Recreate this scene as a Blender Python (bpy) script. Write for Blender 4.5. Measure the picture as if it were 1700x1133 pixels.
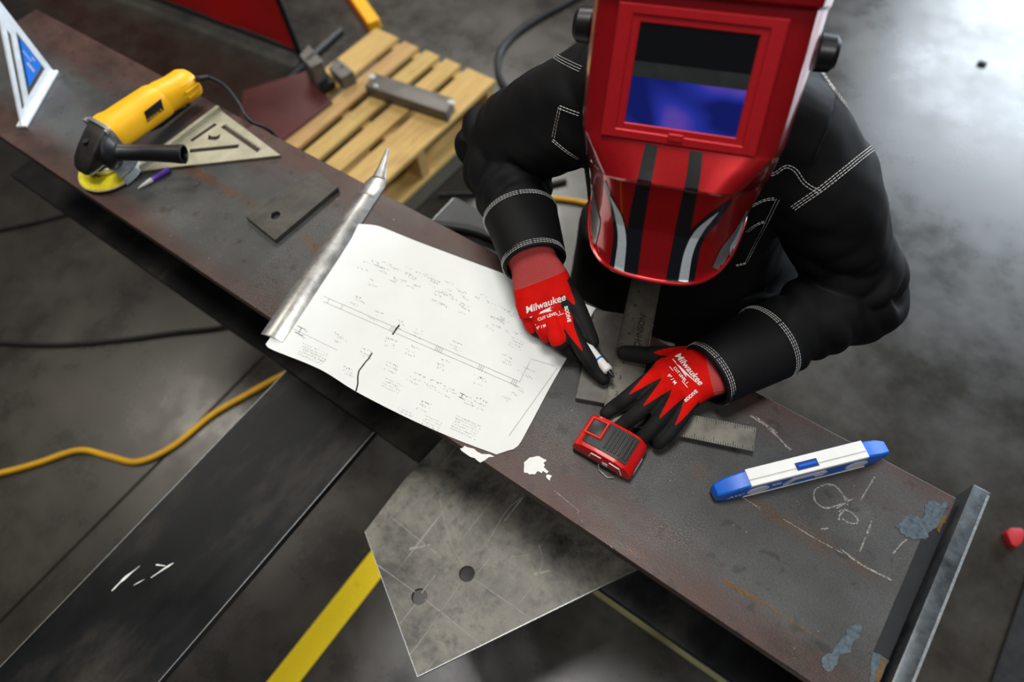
import bpy, bmesh, math, random
import numpy as np
from mathutils import Vector, Matrix
from mathutils.bvhtree import BVHTree
random.seed(7)
rng = np.random.default_rng(11)
D = bpy.data
SC = bpy.context.scene
COL = SC.collection
for o in list(D.objects):
    D.objects.remove(o)

# ------------------------------------------------------------------ camera
ZB = 0.90                      # height of the beam's top face above the floor
CAM = Vector((0.0, 0.0, ZB + 0.895))
FPX, CX, CY = 1133.33, 850.0, 566.5
R3 = Matrix(((0.8068651, 0.47056998, -0.35711707),
             (0.58540302, -0.71797804, 0.3765778),
             (-0.07919601, -0.51290489, -0.85478451)))   # columns: image right, image down, view axis
cam_d = D.cameras.new('camera')
cam = D.objects.new('camera', cam_d)
COL.objects.link(cam)
cam_d.sensor_width = 36.0
cam_d.lens = 24.0
cam_d.clip_start = 0.02
right, down, fwd = R3.col[0], R3.col[1], R3.col[2]
m = Matrix.Identity(4)
for i in range(3):
    m[i][0] = right[i]; m[i][1] = -down[i]; m[i][2] = -fwd[i]; m[i][3] = CAM[i]
cam.matrix_world = m
cam_d.dof.use_dof = True
cam_d.dof.focus_distance = 0.93
cam_d.dof.aperture_fstop = 2.4
SC.camera = cam

# ------------------------------------------------------------------ light
SC.view_settings.view_transform = 'Standard'
SC.view_settings.look = 'None'
SC.view_settings.gamma = 1.0
SC.view_settings.use_curve_mapping = False
SC.view_settings.exposure = 0.0
world = D.worlds.new('hall')
SC.world = world
world.use_nodes = True
wb = world.node_tree.nodes['Background']
wb.inputs[0].default_value = (0.80, 0.86, 1.0, 1)
wb.inputs[1].default_value = 0.06

def area(name, loc, aim, size, size_y, power, col):
    l = D.lights.new(name, 'AREA')
    l.shape = 'RECTANGLE'; l.size = size; l.size_y = size_y
    l.energy = power; l.color = col
    o = D.objects.new(name, l); COL.objects.link(o)
    o.location = loc
    o.rotation_euler = (Vector(aim) - Vector(loc)).to_track_quat('-Z', 'Y').to_euler()
    return o
# daylight through the big door behind the worker, high bay lamps overhead, plus an added camera-side fill
area('door_daylight', (1.6, 9.5, 3.4), (0, 1.5, 0.6), 5.0, 4.2, 1100, (0.80, 0.90, 1.0))
area('high_bay_lamp', (-0.8, 0.5, 6.0), (-0.5, 0.3, 0), 1.3, 1.3, 148, (1.0, 0.985, 0.965))
area('high_bay_lamp', (-5.6, 0.2, 6.0), (-4.0, 0.2, 0), 1.4, 1.4, 65, (1.0, 0.92, 0.80))
area('high_bay_lamp', (-5.0, 5.1, 6.0), (-3.0, 3.4, 0), 2.4, 1.6, 260, (1.0, 0.965, 0.90))
area('high_bay_lamp', (2.2, -1.6, 6.0), (1.0, -0.6, 0), 1.4, 1.4, 105, (1.0, 0.975, 0.94))  # unseen lamp added on the camera side to light the square and level

# ------------------------------------------------------------------ helpers
def ray(px, py):
    return R3 @ Vector(((px - CX) / FPX, (py - CY) / FPX, 1.0))
def at(px, py, h=0.0):
    """point on the level plane h above the beam's top face"""
    r = ray(px, py)
    return CAM + r * ((ZB + h - CAM.z) / r.z)
def fl(px, py, h=0.0):
    """point on the level plane h above the floor"""
    return at(px, py, h - ZB)
def dp(px, py, t):
    return CAM + ray(px, py) * t

WM = {}                        # world matrix of each object made here
def thing(name, label, cat, loc, rot=(0, 0, 0), group=None):
    o = D.objects.new(name, None)
    o.empty_display_size = 0.05
    COL.objects.link(o)
    o.location = loc; o.rotation_euler = rot
    WM[o] = Matrix.LocRotScale(Vector(loc), __import__('mathutils').Euler(rot), None)
    tag(o, label, cat, group)
    return o
def tag(o, label=None, cat=None, group=None, kind=None):
    if label: o['label'] = label
    if cat: o['category'] = cat
    if group: o['group'] = group
    if kind: o['kind'] = kind
    return o

def obj(name, vf, mat, parent=None, world=True, smooth=35, label=None):
    """link one mesh object; vertices in world space (or in the parent's frame when world=False)"""
    v, f = vf
    me = D.meshes.new(name)
    V = [Vector(p) for p in v]
    if parent is not None and world:
        inv = WM[parent].inverted()
        V = [inv @ p for p in V]
    loc = None
    if parent is None:           # origin at the base centre
        mn = [min(p[i] for p in V) for i in range(3)]; mx = [max(p[i] for p in V) for i in range(3)]
        loc = Vector(((mn[0] + mx[0]) / 2, (mn[1] + mx[1]) / 2, mn[2]))
        V = [p - loc for p in V]
    me.from_pydata([tuple(p) for p in V], [], [tuple(q) for q in f])
    me.validate(); me.update()
    for mm in (mat if isinstance(mat, (list, tuple)) else [mat]):
        me.materials.append(mm)
    if smooth:
        bm = bmesh.new(); bm.from_mesh(me)
        bmesh.ops.recalc_face_normals(bm, faces=bm.faces)
        lim = math.radians(smooth)
        for fa in bm.faces: fa.smooth = True
        for e in bm.edges:
            e.smooth = not (len(e.link_faces) == 2 and e.calc_face_angle(0) > lim)
        bm.to_mesh(me); bm.free()
    o = D.objects.new(name, me)
    COL.objects.link(o)
    if parent is not None:
        o.parent = parent
        WM[o] = WM[parent].copy()
    else:
        o.location = loc
        WM[o] = Matrix.Translation(loc)
    if label: o['label'] = label
    return o

def join(*parts):
    V, F = [], []
    for v, f in parts:
        n = len(V); V += [tuple(p) for p in v]; F += [tuple(i + n for i in q) for q in f]
    return V, F
def xf(vf, M):
    return [tuple(M @ Vector(p)) for p in vf[0]], vf[1]
def from_bm(bm):
    bm.verts.index_update()
    r = [tuple(v.co) for v in bm.verts], [tuple(v.index for v in f.verts) for f in bm.faces]
    bm.free(); return r
def box(x0, x1, y0, y1, z0, z1, bev=0.0, seg=1):
    bm = bmesh.new()
    bmesh.ops.create_cube(bm, size=1.0)
    for v in bm.verts:
        v.co = Vector((x0 + (v.co.x + .5) * (x1 - x0), y0 + (v.co.y + .5) * (y1 - y0), z0 + (v.co.z + .5) * (z1 - z0)))
    if bev: bmesh.ops.bevel(bm, geom=list(bm.edges), offset=bev, segments=seg, affect='EDGES', profile=0.6)
    return from_bm(bm)
def prism(poly, z0, z1, bev=0.0, seg=1):
    """poly: list of xy (or points); extruded from z0 to z1"""
    bm = bmesh.new()
    a = [bm.verts.new((p[0], p[1], z0)) for p in poly]
    b = [bm.verts.new((p[0], p[1], z1)) for p in poly]
    n = len(poly)
    bm.faces.new(a); bm.faces.new(b)
    for i in range(n): bm.faces.new((a[i], a[(i + 1) % n], b[(i + 1) % n], b[i]))
    bmesh.ops.recalc_face_normals(bm, faces=bm.faces)
    if bev: bmesh.ops.bevel(bm, geom=list(bm.edges), offset=bev, segments=seg, affect='EDGES', profile=0.6)
    bmesh.ops.triangulate(bm, faces=[f for f in bm.faces if len(f.verts) > 4])
    return from_bm(bm)
def loft(rings, cap=True, closed=True):
    n = len(rings[0]); V = [tuple(p) for r in rings for p in r]; F = []
    for i in range(len(rings) - 1):
        for j in range(n if closed else n - 1):
            k = (j + 1) % n
            F.append((i * n + j, i * n + k, (i + 1) * n + k, (i + 1) * n + j))
    if cap and closed:
        F.append(tuple(range(n - 1, -1, -1))); F.append(tuple((len(rings) - 1) * n + j for j in range(n)))
    return V, F
def lathe(prof, seg=32, axis='Z'):
    """prof: (r, h) pairs"""
    rings = [[(max(r, 1e-5) * math.cos(2 * math.pi * k / seg), max(r, 1e-5) * math.sin(2 * math.pi * k / seg), h) for k in range(seg)] for r, h in prof]
    v, f = loft(rings)
    if axis == 'X': v = [(p[2], p[0], p[1]) for p in v]
    if axis == 'Y': v = [(p[1], p[2], p[0]) for p in v]
    return v, f
def catmull(pts, n=8):
    P = [Vector(p) for p in pts]
    if len(P) < 3:
        return [P[0].lerp(P[-1], i / n) for i in range(n + 1)]
    Q = [2 * P[0] - P[1]] + P + [2 * P[-1] - P[-2]]
    out = []
    for i in range(1, len(Q) - 2):
        for k in range(n):
            t = k / n
            out.append(0.5 * ((2 * Q[i]) + (Q[i + 1] - Q[i - 1]) * t + (2 * Q[i - 1] - 5 * Q[i] + 4 * Q[i + 1] - Q[i + 2]) * t * t + (3 * Q[i] - Q[i - 1] - 3 * Q[i + 1] + Q[i + 2]) * t ** 3))
    out.append(P[-1]); return out
def interp(vals, n):
    """resample a list of scalars to n values"""
    return list(np.interp(np.linspace(0, 1, n), np.linspace(0, 1, len(vals)), vals))
def frames(P, up=None):
    T = [(P[min(i + 1, len(P) - 1)] - P[max(i - 1, 0)]).normalized() for i in range(len(P))]
    u = Vector(up) if up is not None else (Vector((0, 0, 1)) if abs(T[0].z) < .9 else Vector((1, 0, 0)))
    out = []
    for t in T:
        u = (u - t * u.dot(t)).normalized()
        out.append((t, u, t.cross(u)))
    return out
def tube(pts, rad, seg=10, n=0, up=None, flat=1.0, fun=None, round_caps=False):
    """tube along pts; rad scalar or list; flat scales along the up vector; fun(s, ang)->radius factor"""
    P = catmull(pts, n) if n else [Vector(p) for p in pts]
    rad = [rad] * len(P) if not isinstance(rad, (list, tuple)) else interp(rad, len(P))
    fr = frames(P, up)
    if round_caps:
        P2, r2, f2 = [], [], []
        for a in (80, 55, 28): P2.append(P[0] - fr[0][0] * rad[0] * math.sin(math.radians(a))); r2.append(rad[0] * math.cos(math.radians(a))); f2.append(fr[0])
        P2 += P; r2 += rad; f2 += fr
        for a in (28, 55, 80): P2.append(P[-1] + fr[-1][0] * rad[-1] * math.sin(math.radians(a))); r2.append(rad[-1] * math.cos(math.radians(a))); f2.append(fr[-1])
        P, rad, fr = P2, r2, f2
    rings = []
    for i, p in enumerate(P):
        t, u, w = fr[i]; s = i / (len(P) - 1); ring = []
        for k in range(seg):
            a = 2 * math.pi * k / seg
            r = rad[i] * (fun(s, a) if fun else 1.0)
            ring.append(p + u * (math.cos(a) * r * flat) + w * (math.sin(a) * r))
        rings.append(ring)
    return loft(rings)
def ellip(c, ax, rad, su=20, sv=12):
    """ellipsoid; ax = three unit axes, rad = three radii"""
    V, F = [], []
    for i in range(sv + 1):
        ph = math.pi * (i + .001 * (i == 0) - .001 * (i == sv)) / sv
        for j in range(su):
            th = 2 * math.pi * j / su
            V.append(tuple(Vector(c) + ax[0] * rad[0] * math.sin(ph) * math.cos(th) + ax[1] * rad[1] * math.sin(ph) * math.sin(th) + ax[2] * rad[2] * math.cos(ph)))
    for i in range(sv):
        for j in range(su):
            k = (j + 1) % su
            F.append((i * su + j, (i + 1) * su + j, (i + 1) * su + k, i * su + k))
    F.append(tuple(range(su))); F.append(tuple(sv * su + j for j in range(su - 1, -1, -1)))
    return V, F
def curve_mesh(setup):
    cu = D.curves.new('tmp', 'CURVE'); cu.dimensions = '2D'; cu.fill_mode = 'BOTH'
    setup(cu)
    o = D.objects.new('tmp', cu); COL.objects.link(o)
    dg = bpy.context.evaluated_depsgraph_get()
    me = D.meshes.new_from_object(o.evaluated_get(dg))
    r = [tuple(v.co) for v in me.vertices], [tuple(p.vertices) for p in me.polygons]
    D.objects.remove(o); D.curves.remove(cu); D.meshes.remove(me)
    return r
def plate(loops, z0, z1, bev=0.0):
    """flat plate with holes: first loop outline, the rest holes"""
    def s(cu):
        for lp in loops:
            sp = cu.splines.new('POLY'); sp.points.add(len(lp) - 1)
            for i, p in enumerate(lp): sp.points[i].co = (p[0], p[1], 0, 1)
            sp.use_cyclic_u = True
        cu.extrude = max((z1 - z0) / 2 - bev, 1e-5); cu.bevel_depth = bev; cu.bevel_resolution = 0; cu.offset = -bev
    v, f = curve_mesh(s)
    zc = (z0 + z1) / 2
    bm = bmesh.new()
    vs = [bm.verts.new((p[0], p[1], p[2] + zc)) for p in v]
    for q in f:
        try: bm.faces.new([vs[i] for i in q])
        except ValueError: pass
    bmesh.ops.remove_doubles(bm, verts=bm.verts, dist=1e-6)
    return from_bm(bm)
def circle(c, r, n=24):
    return [(c[0] + r * math.cos(2 * math.pi * k / n), c[1] + r * math.sin(2 * math.pi * k / n)) for k in range(n)]
def text2d(body, size=1.0, shear=0.0, bold=0.0, align='CENTER', res=3):
    cu = D.curves.new('tmp', 'FONT'); cu.body = body; cu.size = size; cu.shear = shear; cu.offset = bold
    cu.align_x = align; cu.align_y = 'CENTER'; cu.resolution_u = res; cu.fill_mode = 'FRONT'
    o = D.objects.new('tmp', cu); COL.objects.link(o)
    dg = bpy.context.evaluated_depsgraph_get()
    me = D.meshes.new_from_object(o.evaluated_get(dg))
    r = [tuple(v.co) for v in me.vertices], [tuple(p.vertices) for p in me.polygons]
    D.objects.remove(o); D.curves.remove(cu); D.meshes.remove(me)
    return r
def place2d(vf, o, ex, ey, off=0.0):
    """flat xy mesh laid onto the plane o, ex, ey (vectors carry the scale)"""
    n = Vector(ex).cross(Vector(ey)).normalized()
    return [tuple(Vector(o) + Vector(ex) * p[0] + Vector(ey) * p[1] + n * off) for p in vf[0]], vf[1]
def ribbon(pts, w, z=None, n=0, jit=0.0):
    """thin flat strip on a level surface"""
    P = catmull(pts, n) if n else [Vector(p) for p in pts]
    W = [w] * len(P) if not isinstance(w, (list, tuple)) else interp(w, len(P))
    V, F = [], []
    for i, p in enumerate(P):
        t = (P[min(i + 1, len(P) - 1)] - P[max(i - 1, 0)]); s = Vector((-t.y, t.x, 0)).normalized()
        a = W[i] / 2 * (1 + jit * (random.random() - .5)); zz = p.z if z is None else z
        V += [(p.x + s.x * a, p.y + s.y * a, zz), (p.x - s.x * a, p.y - s.y * a, zz)]
        if i: F.append((2 * i - 2, 2 * i - 1, 2 * i + 1, 2 * i))
    return V, F
def blob(pts, z, thick=0.0006, jag=0.0, n=3):
    """irregular flat patch, a film with thickness"""
    P = []
    for i in range(len(pts)):
        a, b = Vector(pts[i]), Vector(pts[(i + 1) % len(pts)])
        for k in range(n):
            q = a.lerp(b, k / n)
            P.append((q.x + (random.random() - .5) * jag, q.y + (random.random() - .5) * jag))
    return prism(P, z, z + thick)
def bvh_of(vf):
    return BVHTree.FromPolygons([Vector(p) for p in vf[0]], [list(q) for q in vf[1]])
def onto(bvh, px, py, off=0.0004):
    """where the line of sight through a picture point meets a surface"""
    d = ray(px, py).normalized()
    h = bvh.ray_cast(CAM, d)
    if h[0] is None: return None, None
    n = h[1] if h[1].dot(d) < 0 else -h[1]
    return h[0] + n * off, n
def remesh(parts, vox, smooth=3, lam=0.5):
    v, f = join(*parts)
    me = D.meshes.new('tmp'); me.from_pydata(v, [], f); me.update()
    bm = bmesh.new(); bm.from_mesh(me); bmesh.ops.recalc_face_normals(bm, faces=bm.faces); bm.to_mesh(me); bm.free()
    o = D.objects.new('tmp', me); COL.objects.link(o)
    md = o.modifiers.new('r', 'REMESH'); md.mode = 'VOXEL'; md.voxel_size = vox; md.adaptivity = 0.0
    dg = bpy.context.evaluated_depsgraph_get()
    m2 = D.meshes.new_from_object(o.evaluated_get(dg))
    n = len(m2.vertices)
    V = np.empty(n * 3); m2.vertices.foreach_get('co', V); V = V.reshape(-1, 3)
    E = np.empty(len(m2.edges) * 2, dtype=np.int64); m2.edges.foreach_get('vertices', E); E = E.reshape(-1, 2)
    F = [tuple(p.vertices) for p in m2.polygons]
    D.objects.remove(o); D.meshes.remove(me); D.meshes.remove(m2)
    V = lap(V, E, smooth, lam)
    return V, F, E
def lap(V, E, it, lam=0.5):
    deg = np.bincount(E.ravel(), minlength=len(V)).astype(float)[:, None]; deg[deg == 0] = 1
    for _ in range(it):
        S = np.zeros_like(V)
        for c in range(3):
            S[:, c] = np.bincount(E[:, 0], V[E[:, 1], c], len(V)) + np.bincount(E[:, 1], V[E[:, 0], c], len(V))
        V = V + lam * (S / deg - V)
    return V
def normals(V, F):
    N = np.zeros_like(V)
    q = np.array([(f[0], f[1], f[2], f[3] if len(f) > 3 else f[2]) for f in F])
    n = np.cross(V[q[:, 2]] - V[q[:, 0]], V[q[:, 3]] - V[q[:, 1]])
    t = q[:, 2] == q[:, 3]
    n[t] = np.cross(V[q[t, 1]] - V[q[t, 0]], V[q[t, 2]] - V[q[t, 0]])
    for k in range(4): 
        for c in range(3): N[:, c] += np.bincount(q[:, k], n[:, c], len(V))
    return N / (np.linalg.norm(N, axis=1)[:, None] + 1e-12)

# ------------------------------------------------------------------ materials
def srgb(h):
    if isinstance(h, str):
        c = [int(h[i:i + 2], 16) / 255 for i in (0, 2, 4)]
        return tuple((x / 12.92 if x <= .04045 else ((x + .055) / 1.055) ** 2.4) for x in c) + (1,)
    return tuple(h) + (1,) if len(h) == 3 else tuple(h)
class NT:
    def __init__(s, name):
        s.m = D.materials.new(name); s.m.use_nodes = True
        s.t = s.m.node_tree; s.b = s.t.nodes['Principled BSDF']
        s.tc = s.t.nodes.new('ShaderNodeTexCoord')
    def n(s, kind, **kw):
        x = s.t.nodes.new(kind)
        for k, v in kw.items():
            if k.startswith('i_'):
                x.inputs[k[2:].replace('_', ' ')].default_value = v
            else: setattr(x, k, v)
        return x
    def l(s, a, b): s.t.links.new(a, b)
    def coord(s, scale=(1, 1, 1), rot=(0, 0, 0), loc=(0, 0, 0), obj_space=True):
        mp = s.n('ShaderNodeMapping')
        mp.inputs['Scale'].default_value = scale; mp.inputs['Rotation'].default_value = rot; mp.inputs['Location'].default_value = loc
        s.l(s.tc.outputs['Object'], mp.inputs['Vector']); return mp.outputs['Vector']
    def noise(s, scale, detail=5, rough=.6, vec=None, dist=0.0):
        x = s.n('ShaderNodeTexNoise'); x.inputs['Scale'].default_value = scale; x.inputs['Detail'].default_value = detail
        x.inputs['Roughness'].default_value = rough; x.inputs['Distortion'].default_value = dist
        s.l(vec if vec is not None else s.tc.outputs['Object'], x.inputs['Vector']); return x.outputs['Fac']
    def ramp(s, fac, stops, interp='LINEAR'):
        r = s.n('ShaderNodeValToRGB'); e = r.color_ramp.elements; r.color_ramp.interpolation = interp
        while len(e) > 1: e.remove(e[-1])
        e[0].position, e[0].color = stops[0][0], srgb(stops[0][1])
        for p, c in stops[1:]:
            q = e.new(p); q.color = srgb(c)
        s.l(fac, r.inputs[0]); return r.outputs[0]
    def mix(s, fac, a, b, mode='MIX'):
        x = s.n('ShaderNodeMix', data_type='RGBA', blend_type=mode)
        for k, v in ((0, fac), (6, a), (7, b)):
            if hasattr(v, 'is_linked') or hasattr(v, 'links'): s.l(v, x.inputs[k])
            else: x.inputs[k].default_value = v if k == 0 else srgb(v)
        return x.outputs[2]
    def math(s, op, a, b=0.0):
        x = s.n('ShaderNodeMath', operation=op)
        for k, v in ((0, a), (1, b)):
            if hasattr(v, 'links'): s.l(v, x.inputs[k])
            else: x.inputs[k].default_value = v
        return x.outputs[0]
    def bump(s, h, strength=.3, dist=.001):
        b = s.n('ShaderNodeBump'); b.inputs['Strength'].default_value = strength; b.inputs['Distance'].default_value = dist
        s.l(h, b.inputs['Height']); s.l(b.outputs[0], s.b.inputs['Normal'])
    def set(s, **kw):
        for k, v in kw.items():
            i = s.b.inputs[k.replace('_', ' ')]
            if hasattr(v, 'links'): s.l(v, i)
            else: i.default_value = srgb(v) if isinstance(v, (str, tuple)) and i.type == 'RGBA' else v
        return s.m
W3 = lambda x: (x, x, x)
def simple(name, col, rough=.5, metal=0.0, var=.12, scale=40, coat=0.0, bump=0.0, bscale=400, spec=None, sheen=0.0):
    s = NT(name)
    c = srgb(col)[:3]
    lo = tuple(x * (1 - var) for x in c); hi = tuple(min(1, x * (1 + var)) for x in c)
    n = s.noise(scale, 4)
    s.set(Base_Color=s.ramp(n, [(.3, lo), (.7, hi)]), Roughness=s.ramp(n, [(.3, W3(max(0.02, rough * .85))), (.7, W3(min(1, rough * 1.12)))]), Metallic=metal)
    if coat: s.set(Coat_Weight=coat, Coat_Roughness=.06)
    if spec is not None: s.set(Specular_IOR_Level=spec)
    if sheen: s.set(Sheen_Weight=sheen)
    if bump: s.bump(s.noise(bscale, 3), bump, .0005)
    return s.m

def steel_flange():
    s = NT('mill_scale_steel')
    sep = s.n('ShaderNodeSeparateXYZ'); s.l(s.tc.outputs['Object'], sep.inputs[0])
    n1 = s.noise(3.4, 8, .66); n2 = s.noise(8, 8, .7, s.coord((1, 1.6, 1), loc=(3, 1, 0))); n3 = s.noise(2.2, 5, .6, s.coord((.5, 3, 1), loc=(7, 2, 0)))
    grey = s.ramp(n1, [(.34, '3a3836'), (.5, '474745'), (.66, '545654')])
    red = s.ramp(n2, [(.35, '3a251d'), (.6, '523127'), (.75, '5c3a29')])
    # rustier towards the two rolled edges, greyer in between
    ey = s.math('MULTIPLY', s.math('ABSOLUTE', sep.outputs[1]), 6.55)
    f = s.math('ADD', s.math('MULTIPLY', s.math('SUBTRACT', ey, .42), 1.1), s.math('MULTIPLY', s.math('SUBTRACT', n3, .5), 2.6))
    c = s.mix(s.ramp(f, [(.05, W3(0)), (.55, W3(.9))]), grey, red)
    # broken rust line above the web
    wl = s.math('ABSOLUTE', s.math('ADD', sep.outputs[1], s.math('MULTIPLY', s.math('SUBTRACT', n2, .5), .05)))
    band = s.math('SUBTRACT', 1.0, s.math('MULTIPLY', wl, 75.0))
    brk = s.noise(5, 4, .6, s.coord((1, .3, 1), loc=(2, 0, 0)))
    c = s.mix(s.math('MULTIPLY', s.ramp(band, [(.1, W3(0)), (.6, W3(.75))]), s.ramp(brk, [(.47, W3(0)), (.58, W3(1))])), c, '5c391d')
    sp = s.noise(48, 3, .5); c = s.mix(s.ramp(sp, [(.62, W3(0)), (.70, W3(.55))]), c, '211a17')
    og = s.noise(17, 4, .6, s.coord(loc=(9, 3, 0))); c = s.mix(s.ramp(og, [(.66, W3(0)), (.74, W3(.6))]), c, '5f3717')
    fine = s.noise(420, 2, .6); c = s.mix(s.ramp(fine, [(.35, W3(.35)), (.65, W3(0))]), c, '151210')
    gr = s.noise(6, 3, .5, s.coord(loc=(1.4, 5, 0))); grit = s.noise(700, 1, .5)
    c = s.mix(s.math('MULTIPLY', s.ramp(gr, [(.5, W3(0)), (.62, W3(.8))]), s.ramp(grit, [(.55, W3(0)), (.68, W3(.6))])), c, '8d877e')
    sp2 = s.noise(150, 2, .5, s.coord(loc=(5, 2, 0))); c = s.mix(s.ramp(sp2, [(.735, W3(0)), (.76, W3(.6))]), c, 'a39c94')
    s.bump(fine, .25, .0006)
    return s.set(Base_Color=c, Roughness=s.ramp(n2, [(.3, W3(.33)), (.7, W3(.55))]), Metallic=.2)
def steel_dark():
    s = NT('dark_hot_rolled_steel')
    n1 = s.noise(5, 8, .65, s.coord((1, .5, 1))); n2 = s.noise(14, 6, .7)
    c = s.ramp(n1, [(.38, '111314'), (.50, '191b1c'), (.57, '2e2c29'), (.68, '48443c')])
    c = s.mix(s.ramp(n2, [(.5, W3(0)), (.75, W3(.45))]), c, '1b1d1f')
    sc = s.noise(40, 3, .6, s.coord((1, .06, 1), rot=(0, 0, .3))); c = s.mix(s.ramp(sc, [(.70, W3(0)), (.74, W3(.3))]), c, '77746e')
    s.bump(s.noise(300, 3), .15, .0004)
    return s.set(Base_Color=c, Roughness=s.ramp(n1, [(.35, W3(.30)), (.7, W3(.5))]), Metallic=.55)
def steel_grey(name, a, b, metal=.6, rough=.42, scale=14, scratch=True):
    s = NT(name)
    n1 = s.noise(scale, 8, .7, dist=.4); n2 = s.noise(scale * 5, 5, .7)
    c = s.ramp(n1, [(.32, a), (.68, b)])
    c = s.mix(s.ramp(n2, [(.5, W3(0)), (.72, W3(.6))]), c, a)
    if scratch:
        for r in (.5, 1.7, 2.6):
            q = s.noise(60, 2, .5, s.coord((1, .03, 1), rot=(0, 0, r))); c = s.mix(s.ramp(q, [(.72, W3(0)), (.75, W3(.35))]), c, 'b5b2aa')
    s.bump(s.noise(350, 3), .12, .0004)
    return s.set(Base_Color=c, Roughness=s.ramp(n1, [(.3, W3(rough * .8)), (.7, W3(rough * 1.2))]), Metallic=metal)
def concrete():
    s = NT('polished_concrete')
    n1 = s.noise(.9, 7, .6, dist=.5); n2 = s.noise(4.5, 8, .7); n3 = s.noise(60, 4, .7)
    c = s.ramp(n1, [(.34, '2a2720'), (.5, '35312a'), (.66, '423d34')])
    c = s.mix(s.ramp(n2, [(.36, W3(.65)), (.6, W3(0))]), c, '24211d')
    c = s.mix(s.ramp(n3, [(.4, W3(.15)), (.6, W3(0))]), c, '1b1916')
    sp = s.noise(2.2, 3, .5, s.coord(loc=(4, 7, 0))); c = s.mix(s.ramp(sp, [(.70, W3(0)), (.78, W3(.4))]), c, '2c2119')
    s.bump(n3, .08, .001)
    return s.set(Base_Color=c, Roughness=s.ramp(n2, [(.3, W3(.20)), (.7, W3(.40))]), Specular_IOR_Level=.62)
def wood():
    s = NT('pine_board')
    off = s.n('ShaderNodeObjectInfo')
    ca = s.n('ShaderNodeVectorMath', operation='ADD'); s.l(s.coord((1, 1, 1)), ca.inputs[0])
    mul = s.math('MULTIPLY', off.outputs['Random'], 7.0); s.l(mul, ca.inputs[1])
    mp = s.n('ShaderNodeMapping'); mp.inputs['Scale'].default_value = (2.0, 26, 26); s.l(ca.outputs[0], mp.inputs[0])
    g = s.noise(2.4, 6, .6, mp.outputs[0], dist=1.0)
    c = s.ramp(g, [(.28, '8d6738'), (.5, 'b8924f'), (.72, 'd2b071')])
    hue = s.ramp(off.outputs['Random'], [(0, 'a8835c'), (.5, 'c9a765'), (1, 'b9a15f')])
    c = s.mix(.45, c, hue)
    st = s.noise(5, 5, .6, ca.outputs[0]); c = s.mix(s.ramp(st, [(.55, W3(0)), (.75, W3(.5))]), c, '7a5a34')
    s.bump(g, .2, .001)
    return s.set(Base_Color=c, Roughness=.7)
def fabric():
    s = NT('black_work_cloth')
    n = s.noise(9, 6, .6); w = s.noise(1400, 2, .5)
    c = s.ramp(n, [(.35, '070708'), (.68, '0d0d0e')])
    s.bump(w, .25, .0004)
    return s.set(Base_Color=c, Roughness=.68, Specular_IOR_Level=.22)
def glove_mat():
    s = NT('dipped_knit_glove')
    a = s.n('ShaderNodeAttribute', attribute_name='knit'); k = s.n('ShaderNodeAttribute', attribute_name='cuff')
    n = s.noise(30, 5, .6)
    red = s.ramp(n, [(.3, 'c60a05'), (.7, 'e2150b')])
    wv = s.n('ShaderNodeTexWave'); wv.inputs['Scale'].default_value = 240; wv.inputs['Distortion'].default_value = 1.0; s.l(s.coord((1, 1, 1), rot=(0, .3, .9)), wv.inputs['Vector'])
    wv2 = s.n('ShaderNodeTexWave'); wv2.inputs['Scale'].default_value = 240; s.l(s.coord((1, 1, 1), rot=(0, .3, -.6)), wv2.inputs['Vector'])
    kn = s.math('MULTIPLY', wv.outputs['Fac'], wv2.outputs['Fac'])
    cuff = s.mix(s.ramp(kn, [(.3, W3(0)), (.6, W3(.55))]), 'b23a3a', 'd88a85')
    red = s.mix(s.ramp(k.outputs['Fac'], [(.45, W3(0)), (.55, W3(1))]), red, cuff)
    blk = s.ramp(n, [(.3, '1a1a1a'), (.7, '262625')])
    f = s.ramp(a.outputs['Fac'], [(.46, W3(0)), (.54, W3(1))])
    s.bump(s.noise(900, 3), .3, .0004)
    return s.set(Base_Color=s.mix(f, blk, red), Roughness=s.ramp(a.outputs['Fac'], [(.4, W3(.62)), (.6, W3(.78))]), Specular_IOR_Level=.12)
def candy(name, col, coat=1.0, rough=.28, metal=.55):
    s = NT(name)
    n = s.noise(900, 2, .5); c = srgb(col)[:3]
    s.set(Base_Color=s.ramp(n, [(.3, tuple(x * .8 for x in c)), (.7, tuple(min(1, x * 1.15) for x in c))]), Roughness=rough, Metallic=metal, Coat_Weight=coat, Coat_Roughness=.08)
    return s.m
def chalk_mat(name='chalk_line', col='a8a49c', lo=.42, hi=.56):
    s = NT(name)
    n = s.noise(700, 3, .6)
    tr = s.n('ShaderNodeBsdfTransparent'); mx = s.n('ShaderNodeMixShader')
    s.l(s.ramp(n, [(lo, W3(0)), (hi, W3(.85))]), mx.inputs[0]); s.l(tr.outputs[0], mx.inputs[1]); s.l(s.b.outputs[0], mx.inputs[2])
    s.l(mx.outputs[0], s.t.nodes['Material Output'].inputs['Surface'])
    return s.set(Base_Color=col, Roughness=.9)
MTX = {}
def worn_paint(name, col, under):
    s = NT(name)
    n = s.noise(26, 7, .7); n2 = s.noise(240, 3, .6)
    c = s.mix(s.ramp(n, [(.60, W3(0)), (.70, W3(.7))]), col, under)
    c = s.mix(s.ramp(n2, [(.3, W3(.35)), (.5, W3(0))]), c, under)
    return s.set(Base_Color=c, Roughness=.55)
def tint_mat(name, a, b, rough=.5, metal=.3, sc=60):
    s = NT(name); n = s.noise(sc, 6, .7)
    return s.set(Base_Color=s.ramp(n, [(.3, a), (.7, b)]), Roughness=rough, Metallic=metal)

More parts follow.
